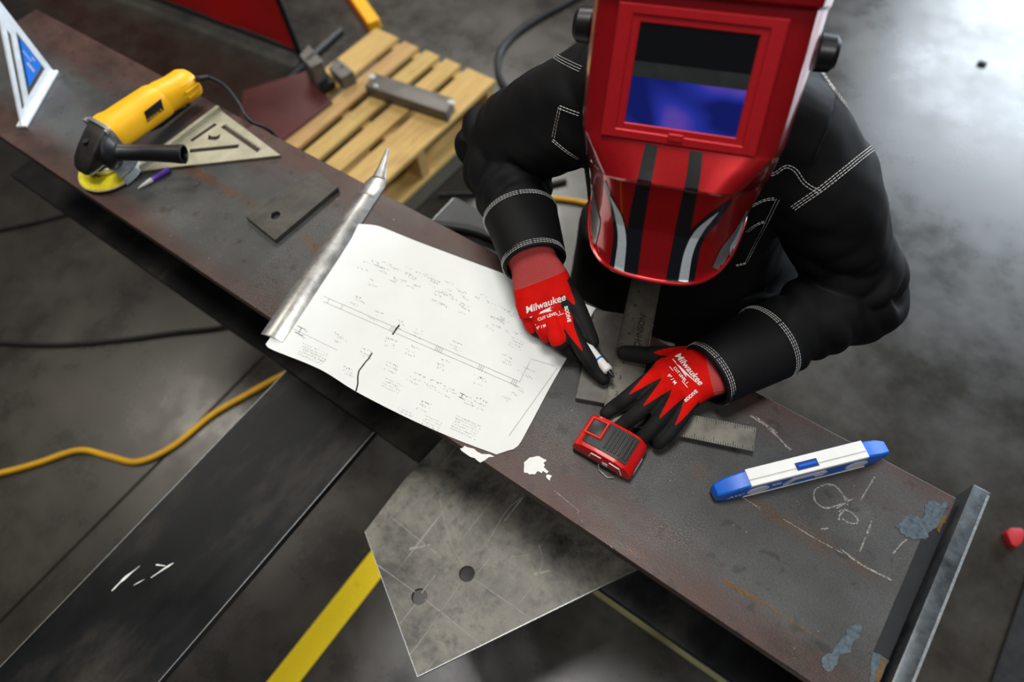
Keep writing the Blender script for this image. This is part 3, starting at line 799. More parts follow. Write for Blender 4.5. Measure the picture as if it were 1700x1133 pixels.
# side profile in x-z, extruded across y
prof = [(.002, .004), (.000, .016), (.004, .030), (.016, .039), (.036, .0405), (.066, .0405), (.080, .036), (.089, .024), (.090, .010), (.086, .003), (.010, .002)]
def side_prism(pr, y0, y1, b):
    v, f = prism(pr, y0, y1, b, 2)
    return [(ox + p[0], oy + p[2], p[1]) for p in v], f
case = obj('case', side_prism(prof, 0.0, Wy, .005), MT['red_plastic'], t, False)
obj('base_skirt', tbox(.002, .070, -.001, Wy + .001, .0, .011, .003, 2), MT['rubber'], t, False)
gpf = [(.010, .0345), (.018, .0405), (.036, .0422), (.066, .0422), (.079, .038), (.076, .034), (.066, .038), (.036, .038), (.018, .036)]
grip = obj('grip', side_prism(gpf, .006, Wy - .005, .0015), MT['grip'], t, False)
rb = [tbox(.042 + .0052 * k, .0447 + .0052 * k, .010, Wy - .009, .0415 - .0007 * max(0, k - 4), .0438 - .0008 * max(0, k - 4), .0006) for k in range(7)]
for r in rb: obj('rib', r, MT['grip'], grip, False)
fr0, fr1 = .006, .028
frame = obj('button_frame', xf(plate([[(.0, .0), (.026, .0), (.026, .027), (.0, .027)], [(.003, .003), (.023, .003), (.023, .024), (.003, .024)]], 0, .004, .001), Matrix.Translation(Vector(tp(.009, .018, .0375))) @ Matrix.Rotation(-.18, 4, 'Y')), MT['red_trim'], t, False)
obj('lock_button', xf(box(.003, .023, .003, .024, -.002, .0032, .002, 2), Matrix.Translation(Vector(tp(.009, .018, .0375))) @ Matrix.Rotation(-.18, 4, 'Y')), MT['black'], t, False)
wl = .0009
def wire(pts): return tube([tp(*p) for p in pts], wl, 6)
obj('outline_mark', wire([(.028, -.0006, .018), (.031, -.0006, .032), (.046, -.0006, .033)]), MT['white_plastic'], case, False)
obj('outline_mark', wire([(.058, -.0006, .033), (.073, -.0006, .031), (.077, -.0006, .014)]), MT['white_plastic'], case, False)
obj('size_label', tbox(.048, .056, -.0008, .0004, .014, .022), MT['white_plastic'], case, False)
obj('wire_clip', wire([(.043, -.001, .010), (.047, -.006, .004), (.062, -.009, .002), (.069, -.005, .004)]), MT['chrome'], t, False)
obj('tip_hook', tbox(.088, .0905, .012, .036, .001, .014, .0006), MT['chrome'], t, False)

# ------------------------------------------------------------------ torpedo level
la, lb = at(1186, 823, .0), at(1456, 755, .0)
t = thing('torpedo_level', 'blue and white torpedo level lying on the beam by the chalk marks', 'level', la.lerp(lb, .5), (0, 0, math.atan2(lb.y - la.y, lb.x - la.x)))
LL = .238; h = LL / 2; hw = .0110; HT_ = .041
def sec(x, w, z0, z1, b=.002):
    return [(x, -w, z0 + b), (x, -w, z1 - b), (x, -w + b, z1), (x, w - b, z1), (x, w, z1 - b), (x, w, z0 + b), (x, w - b, z0), (x, -w + b, z0)]
obj('body', loft([sec(-h, .006, .010, .020, .002), sec(-h + .003, .0085, .004, .026), sec(-h + .016, .0105, .0, .033), sec(-h + .042, hw, 0, HT_ - .001), sec(h - .042, hw, 0, HT_ - .001), sec(h - .016, .0105, .0, .033), sec(h - .003, .0085, .004, .026), sec(h, .006, .010, .020, .002)]), MT['blue'], t, False)
rail = obj('top_rail', box(-h + .043, h - .038, -hw - .0006, hw + .0006, HT_ - .006, HT_ + .0006, .0006), MT['white_plastic'], t, False)
obj('rail_groove', box(-h + .043, h - .038, -.0042, -.0026, HT_ + .0004, HT_ + .0009), MT['nib'], rail, False)
obj('bottom_rail', box(-h + .040, h - .030, -hw - .0010, hw + .0010, -.0, .0030, .0004), MT['white_plastic'], t, False)
cw = obj('centre_window', box(-.013, .016, -.0068, .0036, HT_ - .001, HT_ + .0010), MT['blue_dark'], t, False)
obj('centre_vial', tube([(-.010, -.0018, HT_ + .0008), (.013, -.0018, HT_ + .0008)], .0022, 8), MT['blue'], cw, False)
for xc in (-.062, .072):
    v, f = prism([(xc + .0150 * math.cos(a), .0175 + .0105 * math.sin(a)) for a in np.linspace(0, 2 * math.pi, 25)[:-1]], -.0010, .0015)
    obj('vial_window', ([(p[0], p[2] - hw, p[1]) for p in v], f), MT['vial'], t, False)
arch = [(-.027, .007), (-.027, .014), (-.018, .029), (.026, .029), (.031, .022), (.026, .013), (.017, .013), (.012, .021), (-.012, .021), (-.019, .011), (-.019, .007)]
v, f = prism(arch, -.0010, .0015)
obj('handle_window', ([(p[0], p[2] - hw, p[1]) for p in v], f), MT['vial'], t, False)
v, f = text2d('AW', .012, .2, .0003); obj('maker_mark', ([(p[0] - .093, -hw - .0010, p[1] + .016) for p in v], f), MT['white_plastic'], t, False)
obj('print_mark', join(*[box(-.044 + .0026 * k, -.0424 + .0026 * k, -hw - .0009, -hw + .0004, .020, .0245 - .001 * (k % 2)) for k in range(5)]), MT['white_plastic'], t, False)

# ------------------------------------------------------------------ angle grinder
d0 = at(180, 276, .014); dt = at(309, 141, .045)
yaw = math.atan2(dt.y - d0.y, dt.x - d0.x)
t = thing('angle_grinder', 'yellow corded angle grinder with black side handle resting on the beam', 'grinder', (d0.x, d0.y, ZB), (0, 0, yaw))
LG = math.hypot(dt.x - d0.x, dt.y - d0.y)
def rrect(x, cz, a, b, e=2.6, n=28, cy=0.0):
    out = []
    for k in range(n):
        q = 2 * math.pi * k / n; c, s_ = math.cos(q), math.sin(q)
        out.append((x, cy + a * math.copysign(abs(c) ** (2 / e), c), cz + b * math.copysign(abs(s_) ** (2 / e), s_)))
    return out
AX = .062
hs = obj('motor_housing', loft([rrect(.034, AX + .004, .033, .026), rrect(.036, AX + .004, .037, .030), rrect(.050, AX + .003, .0375, .031), rrect(.062, AX, .034, .032), rrect(.120, AX - .004, .033, .032), rrect(.150, AX - .006, .0325, .0315), rrect(.158, AX - .007, .031, .030)]), MT['yellow'], t, False)
rh = obj('rear_handle', loft([rrect(.156, AX - .007, .029, .029), rrect(.170, AX - .008, .030, .029), rrect(LG * .72 + .03, AX - .011, .029, .028), rrect(LG * .9, AX - .014, .030, .029), rrect(LG + .004, AX - .016, .030, .029), rrect(LG + .016, AX - .017, .024, .023), rrect(LG + .020, AX - .017, .012, .012)]), MT['yellow'], t, False)
for k in range(5):
    a = -1.1 + k * .42
    c_, s_ = math.cos(a), math.sin(a)
    obj('vent_rib', tube([(LG * .90, -.0305 * c_, AX - .014 + .0295 * s_), (LG + .012, -.0285 * c_, AX - .016 + .0275 * s_)], .0024, 6), MT['yellow'], rh, False)
obj('switch_paddle', loft([rrect(.105, AX - .037, .012, .006), rrect(.125, AX - .040, .014, .009), rrect(.20, AX - .044, .014, .007), rrect(.215, AX - .040, .010, .004)]), MT['black'], t, False)
obj('paddle_guard', loft([rrect(.165, AX - .030, .014, .010), rrect(.19, AX - .036, .015, .013), rrect(.205, AX - .034, .012, .008)], True), MT['yellow'], t, False)
gc = obj('gear_case', loft([rrect(.033, AX + .002, .030, .026, 4.5), rrect(.024, AX + .002, .029, .026, 4.5), rrect(.010, AX - .001, .027, .024, 4.5), rrect(-.012, AX - .008, .0255, .019, 4.5), rrect(-.034, AX - .016, .0235, .012, 4.2), rrect(-.043, AX - .021, .019, .006, 3.6), rrect(-.046, AX - .023, .012, .003, 3.0)]), MT['dark_case'], t, False)
obj('case_seam', box(-.040, .024, -.0262, .0262, AX - .0245, AX - .0225, .0006), MT['grey_metal'], gc, False)
obj('handle_boss', tube([(.008, -.022, AX), (.007, -.036, AX)], [.013, .012], 16), MT['grey_metal'], gc, False)
obj('spindle_lock', tube([(-.004, 0, AX + .010), (-.004, 0, AX + .019)], [.007, .006], 14), MT['black'], gc, False)
obj('front_plate', loft([rrect(.030, AX + .003, .0395, .0320, 3.4), rrect(.0365, AX + .003, .0395, .0320, 3.4)]), MT['grey_metal'], t, False)
for sy in (-1, 1):
    for sz in (-1, 1):
        obj('screw', tube([(.0335, sy * .030, AX + .003 + sz * .023), (.025, sy * .030, AX + .003 + sz * .023)], .0062, 10), MT['grey_metal'], gc, False)
obj('spindle_boss', lathe([(.019, .022), (.021, .026), (.0215, .040), (.017, .046)], 24), MT['dark_case'], t, False)
gd = obj('guard_collar', lathe([(.024, .018), (.0285, .0185), (.0295, .022), (.0295, .029), (.027, .031), (.024, .030)], 30), MT['chrome'], t, False)
gpv = []
fan = [(.026 * math.cos(a), .026 * math.sin(a)) for a in np.linspace(1.75, -1.75, 20)] + [(.064 * math.cos(a), .064 * math.sin(a)) for a in np.linspace(-1.75, 1.75, 30)]
sk = loft([[(.064 * math.cos(a), .064 * math.sin(a), z) for a in np.linspace(-1.75, 1.75, 30)] + [(.0625 * math.cos(a), .0625 * math.sin(a), z) for a in np.linspace(1.75, -1.75, 30)] for z in (.006, .0235)])
obj('guard_shell', join(prism(fan, .0215, .0235), sk), MT['chrome'], t, False)
obj('clamp_bolt', tube([(.006, -.031, .025), (.018, -.034, .025)], .0055, 10), MT['chrome'], gd, False)
dsc = obj('abrasive_disc', lathe([(.012, .010), (.058, .0085), (.0595, .010), (.058, .0115), (.030, .0150), (.018, .0155), (.012, .0155)], 48), MT['disc'], t, False)
obj('disc_rim', lathe([(.050, .0068), (.0603, .0068), (.0608, .0085), (.0603, .0098), (.0575, .0098), (.0575, .0080)], 48), MT['rim'], dsc, False)
obj('lock_flange', lathe([(.019, .002), (.019, .009), (.010, .0105)], 24), MT['dark_case'], t, False)
# side handle: towards the near-right, slightly back
inv = WM[t].inverted()
ha = Vector((.006, -.036, .062)); hb = inv @ at(300, 256, .050)
hd = (hb - ha).normalized(); LH = (hb - ha).length
Mh = Matrix.Translation(ha) @ hd.to_track_quat('Z', 'Y').to_matrix().to_4x4()
sh = obj('side_handle', xf(lathe([(.010, -.006), (.020, -.004), (.0305, .001), (.0325, .007), (.029, .014), (.018, .020), (.0150, .026), (.0150, LH * .6), (.0162, LH * .9), (.0175, LH), (.0175, LH + .006), (.0150, LH + .0065), (.0140, LH + .004), (.0135, LH - .02), (.003, LH - .02)], 28), Mh), MT['black'], t, False)
# name plate on the side facing the reader, carried by the housing
hv = [WM[hs] @ v.co for v in hs.data.vertices]
hbv = BVHTree.FromPolygons(hv, [list(p.vertices) for p in hs.data.polygons])
def quad_on(bvh, c, nu, nw, off):
    V = []
    for j in range(nw + 1):
        for i in range(nu + 1):
            u, w = i / nu, j / nw
            x = (c[0][0] * (1 - u) + c[1][0] * u) * (1 - w) + (c[3][0] * (1 - u) + c[2][0] * u) * w
            y = (c[0][1] * (1 - u) + c[1][1] * u) * (1 - w) + (c[3][1] * (1 - u) + c[2][1] * u) * w
            p, n = onto(bvh, x, y, off); V.append(p)
    F = [(j * (nu + 1) + i, j * (nu + 1) + i + 1, (j + 1) * (nu + 1) + i + 1, (j + 1) * (nu + 1) + i) for j in range(nw) for i in range(nu)]
    F = [f for f in F if all(V[k] is not None for k in f)]
    return [tuple(v) if v is not None else (0, 0, 0) for v in V], F
def keep_used(vf):
    u = sorted(set(i for f in vf[1] for i in f)); mp = {k: i for i, k in enumerate(u)}
    return [vf[0][k] for k in u], [tuple(mp[i] for i in f) for f in vf[1]]
q = keep_used(quad_on(hbv, [(239, 186), (267, 164), (272, 182), (245, 203)], 10, 8, .0006))
if q[1]: obj('name_plate', q, MT['black'], hs)
v, f = text2d('DEWALT', 7.4, 0, .0)
ex_ = Vector((27, -21)).normalized(); ey_ = Vector((ex_.y, -ex_.x)); tv = []
for p in v:
    w = Vector((257.5, 191.5)) + ex_ * p[0] + ey_ * p[1]; h_, n_ = onto(hbv, w.x, w.y, .0011); tv.append(h_)
q = keep_used(([tuple(x) if x is not None else (0, 0, 0) for x in tv], [t_ for t_ in f if all(tv[i] is not None for i in t_)]))
if q[1]: obj('lettering', q, MT['yellow'], hs, smooth=0)
# cord
c1 = inv @ at(312, 141, .048)
cp = [Vector((LG + .018, 0, AX - .017)), inv @ at(330, 131, .058), inv @ at(347, 128, .055), inv @ at(372, 142, .035), inv @ at(395, 170, .012), inv @ at(414, 200, .006), inv @ Vector((-1.12, .565, ZB - .10)), inv @ Vector((-1.16, .585, ZB - .45)), inv @ Vector((-1.22, .66, .06)), inv @ Vector((-1.45, .68, .005)), inv @ Vector((-1.9, .66, .005))]
obj('cord_boot', tube(cp[:3], [.0075, .006, .0048], 12, 5), MT['cord_b'], t, False)
obj('power_cord', tube(cp[2:], .0036, 10, 7), MT['cord_b'], t, False)

# ------------------------------------------------------------------ behind the beam: pallet and steel
ZD = .085                        # the pallet stands on a grey block
ZPT = .145 + ZD
pN, pE, pT = fl(629, 311, ZPT), fl(823, 133, ZPT), fl(634, 38, ZPT)
pal = thing('wooden_pallet', 'small pale wooden pallet on the floor behind the beam', 'pallet', ((pN.x + pT.x) / 2, (pN.y + pT.y) / 2, ZD), (0, 0, math.atan2(pE.y - pN.y, pE.x - pN.x)))
inv = WM[pal].inverted()
qN, qE, qT = inv @ pN, inv @ pE, inv @ pT
x1 = qE.x; x0 = x1 - .80; y0 = (qN.y + qE.y) / 2; y1 = max(qT.y, y0 + .5)
wd = y1 - y0
Wb = [.130, .068, .068, .072, .118]; gap = (wd - sum(Wb)) / 4
bt = .018
y = y0
for k, w_ in enumerate(Wb):
    jx = random.uniform(-.008, .008)
    obj('deck_board', box(x0 + jx, x1 + jx, y, y + w_, ZPT - bt - ZD, ZPT - ZD, .002), MT['wood'], pal, False)
    y += w_ + gap
for sx in (x0 + .01, (x0 + x1) / 2 - .02, x1 - .05):
    obj('stringer', box(sx, sx + .038, y0 + .004, y1 - .004, .018, ZPT - bt - ZD, .002), MT['wood'], pal, False)
for sy in (y0, (y0 + y1) / 2 - .045, y1 - .09):
    obj('bottom_board', box(x0, x1, sy, sy + .09, 0, .018, .002), MT['wood'], pal, False)
dn = obj('concrete_block', [tuple(WM[pal] @ Vector((p[0], p[1], p[2] - ZD))) for p in box(x0 + .02, x1 - .01, y0 + .012, y1 - .03, .0003, ZD - .0003, .004)[0]] and xf(box(x0 + .02, x1 - .01, y0 + .012, y1 - .03, .0003, ZD - .0003, .004), WM[pal] @ Matrix.Translation((0, 0, -ZD))), MT['greyblock'])
tag(dn, 'low grey concrete block carrying the wooden pallet', 'block')
ob = thing('steel_channel', 'grey steel block with glints painted on its welded ends lying on the pallet', 'steel block', (inv.inverted() @ Vector((0, 0, 0)))[:2] + (ZPT,))
hb_ = ZPT + .045
bp = [fl(622, 121, hb_), fl(752, 163, hb_), fl(741, 187, hb_), fl(605, 142, hb_)]
obj('block_body', prism(bp, ZPT, hb_, .003, 2), MT['bar'], ob)
for a, b in ((bp[0], bp[3]), (bp[1], bp[2])):
    m_ = a.lerp(b, .3)
    obj('weld_glint', ellip((m_.x, m_.y, hb_ + .001), (Vector((1, 0, 0)), Vector((0, 1, 0)), Vector((0, 0, 1))), (.016, .012, .003), 12, 6), MT['nib'], ob)  # light blobs stand in for glints on the welded ends
cm = bp[0].lerp(bp[3], .8); cm2 = bp[1].lerp(bp[2], .8)
mid = cm.lerp(cm2, .12)
obj('weld_glint', ellip((mid.x, mid.y, hb_ + .001), (Vector((1, 0, 0)), Vector((0, 1, 0)), Vector((0, 0, 1))), (.010, .008, .003), 12, 6), MT['nib'], ob)

rz = ZPT + .012
red = obj('red_plate', prism([fl(403, 150, rz), fl(508, 118, rz), fl(551, 168, rz), fl(430, 262, rz), fl(395, 240, rz)], ZPT + .0004, rz, .001), MT['primer'])
tag(red, 'dark red primed steel plate lying over the pallet corner', 'plate')
def clip(name, label, quad, z0, z1, holes, mat='bar'):
    th = thing(name, label, 'steel block', (sum(p.x for p in quad) / 4, sum(p.y for p in quad) / 4, z0), group=None)
    obj('block_body', prism(quad, z0, z1, .002), MT[mat], th)
    for (u, w) in holes:
        p = quad[0].lerp(quad[1], u).lerp(quad[3].lerp(quad[2], u), w)
        obj('bolt_hole', lathe([(.007, 0), (.007, .0008), (.004, .0009)], 12) if 0 else xf(lathe([(.008, 0), (.008, .0008)], 14), Matrix.Translation((p.x, p.y, z1))), MT['black'], th)
    return th
z_ = rz
q1 = [fl(497, 92, z_ + .10), fl(512, 74, z_ + .10), fl(535, 100, z_ + .10), fl(515, 112, z_ + .10)]
clip('steel_block', 'tall stacked grey steel block with three holes beside the red screen', q1, z_ + .0006, z_ + .10, [(.3, .5), (.55, .5), (.8, .5)])
q2 = [fl(545, 112, ZPT + .05), fl(559, 96, ZPT + .05), fl(587, 118, ZPT + .05), fl(566, 130, ZPT + .05)]
clip('steel_block', 'low grey steel block with one hole on the pallet edge', q2, ZPT + .0006, ZPT + .05, [(.7, .5)])
q3 = [fl(522, 132, rz + .03), fl(544, 121, rz + .03), fl(555, 133, rz + .03), fl(532, 145, rz + .03)]
clip('steel_block', 'dark flat steel block in front of the two holed blocks', q3, rz + .0006, rz + .03, [], 'dark')

# welding screen
b0, b1 = fl(272, 2, .07), fl(497, 86, .07)
sd = (b1 - b0); sd.z = 0; sl = sd.length; sd.normalize(); nn = Vector((-sd.y, sd.x, 0))
far0 = b1 - sd * 2.1
scn = thing('welding_screen', 'red vinyl welding screen in a black tube frame behind the beam', 'screen', (b1.x - sd.x, b1.y - sd.y, 0))
rows = []
HS = 1.75
for k in range(61):
    p = far0 + sd * (2.1 * k / 60 - .0) ; off = .006 * math.sin(k * .5) 
    rows.append(p + nn * off)
vv = [(p.x, p.y, z) for z in np.linspace(.075, HS - .04, 6) for p in rows]
nk = len(rows)
ff = [(j * nk + i, j * nk + i + 1, (j + 1) * nk + i + 1, (j + 1) * nk + i) for j in range(5) for i in range(nk - 1)]
vb = [(p[0] + nn.x * .0015, p[1] + nn.y * .0015, p[2]) for p in vv]; n0 = len(vv)
obj('vinyl_sheet', (vv + vb, ff + [tuple(n0 + i for i in reversed(f)) for f in ff]), MT['curtain'], scn, smooth=80)
obj('bottom_rail', tube([(far0.x, far0.y, .07), (b1.x, b1.y, .07)], .014, 10), MT['black'], scn)
obj('top_rail', tube([(far0.x, far0.y, HS), (b1.x, b1.y, HS)], .014, 10), MT['black'], scn)
for p in (far0, b1):
    obj('post', tube([(p.x, p.y, .02), (p.x, p.y, HS)], .014, 10), MT['black'], scn)
    obj('foot', tube([(p.x - nn.x * .25, p.y - nn.y * .25, .014), (p.x + nn.x * .25, p.y + nn.y * .25, .014)], .013, 10), MT['black'], scn)

# yellow bar on the floor behind the pallet
ya, yb = fl(560, -48, .03), fl(622, 42, .03)
yd = (yb - ya).normalized(); ys = Vector((-yd.y, yd.x, 0)) * .028
yo = obj('yellow_bar', prism([ya + ys, yb + ys, yb - ys, ya - ys], 0.0003, .05, .004), MT['yellow'])
tag(yo, 'yellow painted steel bar on the floor behind the pallet', 'bar')

def cable(name, label, pts, r, mat, h=None):
    P = [fl(x, y, r) if len(q) == 0 else fl(x, y, q[0]) for x, y, *q in pts]
    o = obj(name, tube(P, r, 10, 8), MT[mat]); tag(o, label, 'cable'); return o
cable('extension_cord', 'yellow extension cord winding over the floor at lower left', [(-120, 812), (0, 786), (60, 770), (130, 748), (180, 758), (228, 767), (285, 742), (350, 690), (410, 655), (465, 625), (540, 590), (640, 520), (740, 440), (830, 360), (893, 333), (935, 331), (1000, 345), (1080, 380), (1200, 470)], .0085, 'cord_y')
cable('power_cable', 'black cable crossing the floor left of the dark plank', [(-120, 560), (0, 569), (90, 573), (190, 566), (290, 553), (372, 543), (470, 520), (560, 470)], .0075, 'cord_b')
cable('power_cable', 'black cable on the floor at the far left edge', [(-100, 402), (0, 381), (60, 368), (115, 354), (190, 340)], .008, 'cord_b')
cable('power_cable', 'black cable on the floor between pallet and worker', [(728, 323), (736, 323), (745, 322), (785, 321), (860, 318), (940, 300)], .009, 'cord_b')
cable('air_hose', 'black hose looping on the floor behind the worker', [(985, -20), (930, 10), (890, 32), (850, 60), (828, 90), (828, 125), (848, 155), (880, 180), (930, 190)], .013, 'cord_b')
hz = ZP - .0005
o = obj('air_hose', tube([at(700, 372, -.30 + .012), at(745, 376, -.30 + .012), at(790, 384, -.30 + .012), at(835, 402, -.30 + .012), at(880, 424, -.30 + .012)], .011, 10, 6), MT['cord_b'])
tag(o, 'black hose resting on the plank end below the worker sleeve', 'cable')

cp = [fl(1671, 884, .03), fl(1678, 876, .03), fl(1696, 877, .03), fl(1704, 884, .03), fl(1696, 903, .03), fl(1688, 909, .03), fl(1680, 904, .03)]
o = obj('plastic_piece', prism(cp, 0.0003, .03, .004, 2), MT['redcap']); tag(o, 'small scuffed red plastic piece on the floor at right edge', 'plastic piece')
o = obj('dark_sheet', prism([(.682, .40), (1.6, .40), (1.6, .96), (.678, .96)], .0003, .012, .002), MT['sheet_black']); tag(o, 'flat black sheet on the floor at lower right corner', 'mat')  # thin black sheet laid over the floor corner
p = fl(1630, 107)
o = obj('pebble', ellip((p.x, p.y, .006), (Vector((1, 0, 0)), Vector((0, 1, 0)), Vector((0, 0, 1))), (.018, .013, .0058), 12, 8), MT['boot']); tag(o, 'small brown lump on the floor at upper right', 'debris')

# ------------------------------------------------------------------ the worker
SH = Vector((.977, .212, 0.0)).normalized()          # across the shoulders, towards picture right
OFFB = Vector((0, 0, ZB))
def wv(x, y, z): return Vector((x, y, ZB + z))
person = D.objects.new('person', None)   # replaced by the body mesh below
D.objects.remove(person)

def ringed(c, side, front, a, b, e=2.3, n=40):
    out = []
    for k in range(n):
        q = 2 * math.pi * k / n; cc, ss = math.cos(q), math.sin(q)
        out.append(c + side * (a * math.copysign(abs(cc) ** (2 / e), cc)) + front * (b * math.copysign(abs(ss) ** (2 / e), ss)))
    return out
spine = [wv(-.262, .800, -.24), wv(-.264, .790, -.14), wv(-.276, .775, -.02), wv(-.278, .755, .09), wv(-.263, .732, .18), wv(-.260, .712, .25), wv(-.258, .692, .295), wv(-.256, .678, .325)]
SA = [.185, .180, .168, .166, .178, .178, .150, .105]
SBk = [.140, .138, .130, .120, .122, .112, .092, .075]
def torso(scale, n=40, e=2.4):
    P = spine; T = frames(P, SH)
    return [ringed(P[i], SH, T[i][0].cross(SH).normalized(), SA[i] * scale, SBk[i] * scale, e, n) for i in range(len(P))]
shL, elL, wrL = wv(-.405, .660, .258), wv(-.572, .648, .078), at(886, 432, .096)
shR, elR, wrR = wv(-.130, .728, .244), wv(.022, .742, .016), at(1178, 620, .052)
# --- body: one continuous skin under the clothes
hipL, hipR = spine[1] - SH * .10, spine[1] + SH * .10
knL, knR = Vector((hipL.x - .03, hipL.y - .05, .46)), Vector((hipR.x + .03, hipR.y - .05, .46))
anL, anR = Vector((hipL.x - .06, hipL.y + .02, .09)), Vector((hipR.x + .06, hipR.y + .02, .09))
HC_px = (1150, 130)
Hc = dp(1144, 134, .682)
F0 = (CAM - Hc).normalized()
U0 = dp(1144 + 20, 134 - 98, .682) - Hc; U0 = (U0 - F0 * U0.dot(F0)).normalized()
TILT, YAW = math.radians(8), math.radians(-2)
X0 = U0.cross(F0); F1 = F0 * math.cos(YAW) + X0 * math.sin(YAW)
Fh = F1 * math.cos(TILT) - U0 * math.sin(TILT); Uh = U0 * math.cos(TILT) + F1 * math.sin(TILT); Xh = Uh.cross(Fh)
def hp(x, y, z): return Hc + Xh * x + Uh * y + Fh * z
headc = hp(0, .005, -.135)
body_parts = [loft(torso(.80)), tube([shL, elL, wrL], [.055, .045, .03], 16, 6), tube([shR, elR, wrR], [.055, .045, .03], 16, 6),
    tube([shL, spine[-2], shR], [.055, .07, .055], 16, 6), tube([spine[-1], headc - Uh * .05], [.062, .058], 16, 4),
    ellip(headc + Uh * .02, (Xh, Fh, Uh), (.076, .095, .115)), ellip(headc - Uh * .05 + Fh * .025, (Xh, Fh, Uh), (.058, .072, .07)),
    ellip(headc + Fh * .098 - Uh * .018, (Xh, Fh, Uh), (.014, .018, .026)), ellip(headc + Xh * .078 - Uh * .01, (Xh, Fh, Uh), (.010, .02, .032)), ellip(headc - Xh * .078 - Uh * .01, (Xh, Fh, Uh), (.010, .02, .032)),
    ellip(headc + Fh * .088 - Uh * .062, (Xh, Fh, Uh), (.026, .010, .006)),
    tube([hipL, knL, anL], [.095, .062, .042], 18, 6), tube([hipR, knR, anR], [.095, .062, .042], 18, 6), tube([hipL, hipR], .10, 18, 3, round_caps=True),
    tube([anL, anL + Vector((.02, -.13, -.055))], [.042, .03], 12, 3, round_caps=True), tube([anR, anR + Vector((.02, -.13, -.055))], [.042, .03], 12, 3, round_caps=True)]
V, F, E_ = remesh(body_parts, .009, 4)
body = obj('person', (V.tolist(), F), MT['skin'], None, smooth=80)
tag(body, 'worker in black jacket, red gloves and red welding helmet leaning over the beam', 'person')
body['label'] = 'worker in black jacket, red gloves and red welding helmet leaning over the beam'

# --- jacket
def fold(seed, amp, elbow):
    """cloth folds of a sleeve: rounded ridges and narrow valleys, running obliquely round the tube"""
    r = random.Random(seed); ph = [r.uniform(0, 6.28) for _ in range(10)]
    def f(s, a):
        w = math.exp(-((s - elbow) / .20) ** 2) + .7 * math.exp(-((s - .86) / .10) ** 2) + .18
        w *= .55 + .45 * math.sin(a * 2 + ph[5] + 7 * s)
        q = abs(math.sin(21 * s + 1.7 * math.sin(a + ph[0]) + .9 * math.sin(2 * a + ph[8]) + ph[1])) ** .7 - .65
        q += .6 * (abs(math.sin(39 * s - 2.3 * math.sin(a + ph[2]) + ph[3])) ** .7 - .65)
        return 1 + amp * w * q + .02 * math.sin(a * 2 + ph[6] + 9 * s) + .015 * math.sin(3 * a + 14 * s + ph[7])
    return f
wl_end = elL.lerp(wrL, .64); wr_end = elR.lerp(wrR, .66)
slL = tube([shL + Vector((.05, .01, .02)), shL.lerp(elL, .28), shL.lerp(elL, .66) + Vector((-.008, .0, -.004)), elL, elL.lerp(wrL, .36), wl_end], [.080, .080, .073, .070, .061, .049], 72, 34, fun=fold(3, .26, .56), up=(0, 1, 0))
slR = tube([shR + Vector((-.05, .0, .02)), shR.lerp(elR, .28), shR.lerp(elR, .66), elR, elR.lerp(wrR, .36), wr_end], [.076, .076, .066, .064, .056, .049], 72, 34, fun=fold(5, .26, .56), up=(0, 1, 0))
yoke = tube([shL + Vector((0, .004, .012)), spine[-2] + Vector((0, -.005, .0)), shR + Vector((0, .004, .012))], [.066, .078, .064], 30, 8, flat=1.0)
V, F, E_ = remesh([loft(torso(1.0, 60)), slL, slR, yoke], .0035, 2)
Nn = normals(V, F)
def fbm(P, f, seed):
    r = np.random.default_rng(seed); s = np.zeros(len(P))
    for k in range(7):
        d = r.normal(size=3); d /= np.linalg.norm(d); s += np.sin(P @ d * f * r.uniform(.6, 1.7) + r.uniform(0, 6.28) + 1.5 * np.sin(P @ np.roll(d, 1) * f * .7))
    return s / 7
hgt = (V[:, 2] - ZB)
V = V + Nn * (.0045 * fbm(V, 38, 3) + .002 * fbm(V, 90, 4))[:, None]
V = lap(V, E_, 1, .4)
Vj, Fj = V, F
jacket = obj('jacket', (V.tolist(), F), MT['cloth'], body, smooth=80, label='black work jacket with white triple stitching')
jb = bvh_of((V.tolist(), F))
def stitch_rows(P, Nrm, offs=(-.0034, 0, .0034), dash=.0040, gapd=.0012, w=.0010, hgt_=.0006):
    """rows of thread dashes along a path of surface points with normals"""
    V, F = [], []
    d = [0]
    for i in range(1, len(P)): d.append(d[-1] + (P[i] - P[i - 1]).length)
    for o_ in offs:
        s = 0
        while s + dash < d[-1]:
            pp = []
            for x in (s, s + dash):
                k = min(int(np.searchsorted(d, x, 'right')) - 1, len(P) - 2); f = (x - d[k]) / max(d[k + 1] - d[k], 1e-9)
                p = P[k].lerp(P[k + 1], f); n = Nrm[k].lerp(Nrm[k + 1], f).normalized(); tt = (P[k + 1] - P[k]).normalized(); pp.append((p, n, tt.cross(n).normalized()))
            b = len(V)
            for p, n, sd_ in pp:
                c = p + sd_ * o_
                V += [c - sd_ * (w / 2), c + n * hgt_, c + sd_ * (w / 2)]
            F += [(b, b + 3, b + 4, b + 1), (b + 1, b + 4, b + 5, b + 2)]
            s += dash + gapd
    return [tuple(v) for v in V], F
def seam(px, **kw):
    Q = catmull([(x, y, 0) for x, y in px], 10)
    P, Ns = [], []
    for q in Q:
        p, n = onto(jb, q.x, q.y, .0012)
        if p is not None and (not P or ((p - P[-1]).length > .001 and (p - P[-1]).length < .05)): P.append(p); Ns.append(n)
    if len(P) > 2: obj('stitching', stitch_rows(P, Ns, **kw), MT['stitch'], jacket, smooth=0)
seam([(941, -14), (922, 16), (906, 40), (900, 62), (904, 84)])
seam([(903, 80), (925, 96), (948, 108), (966, 116)])
two = dict(offs=(-.0018, .0018))
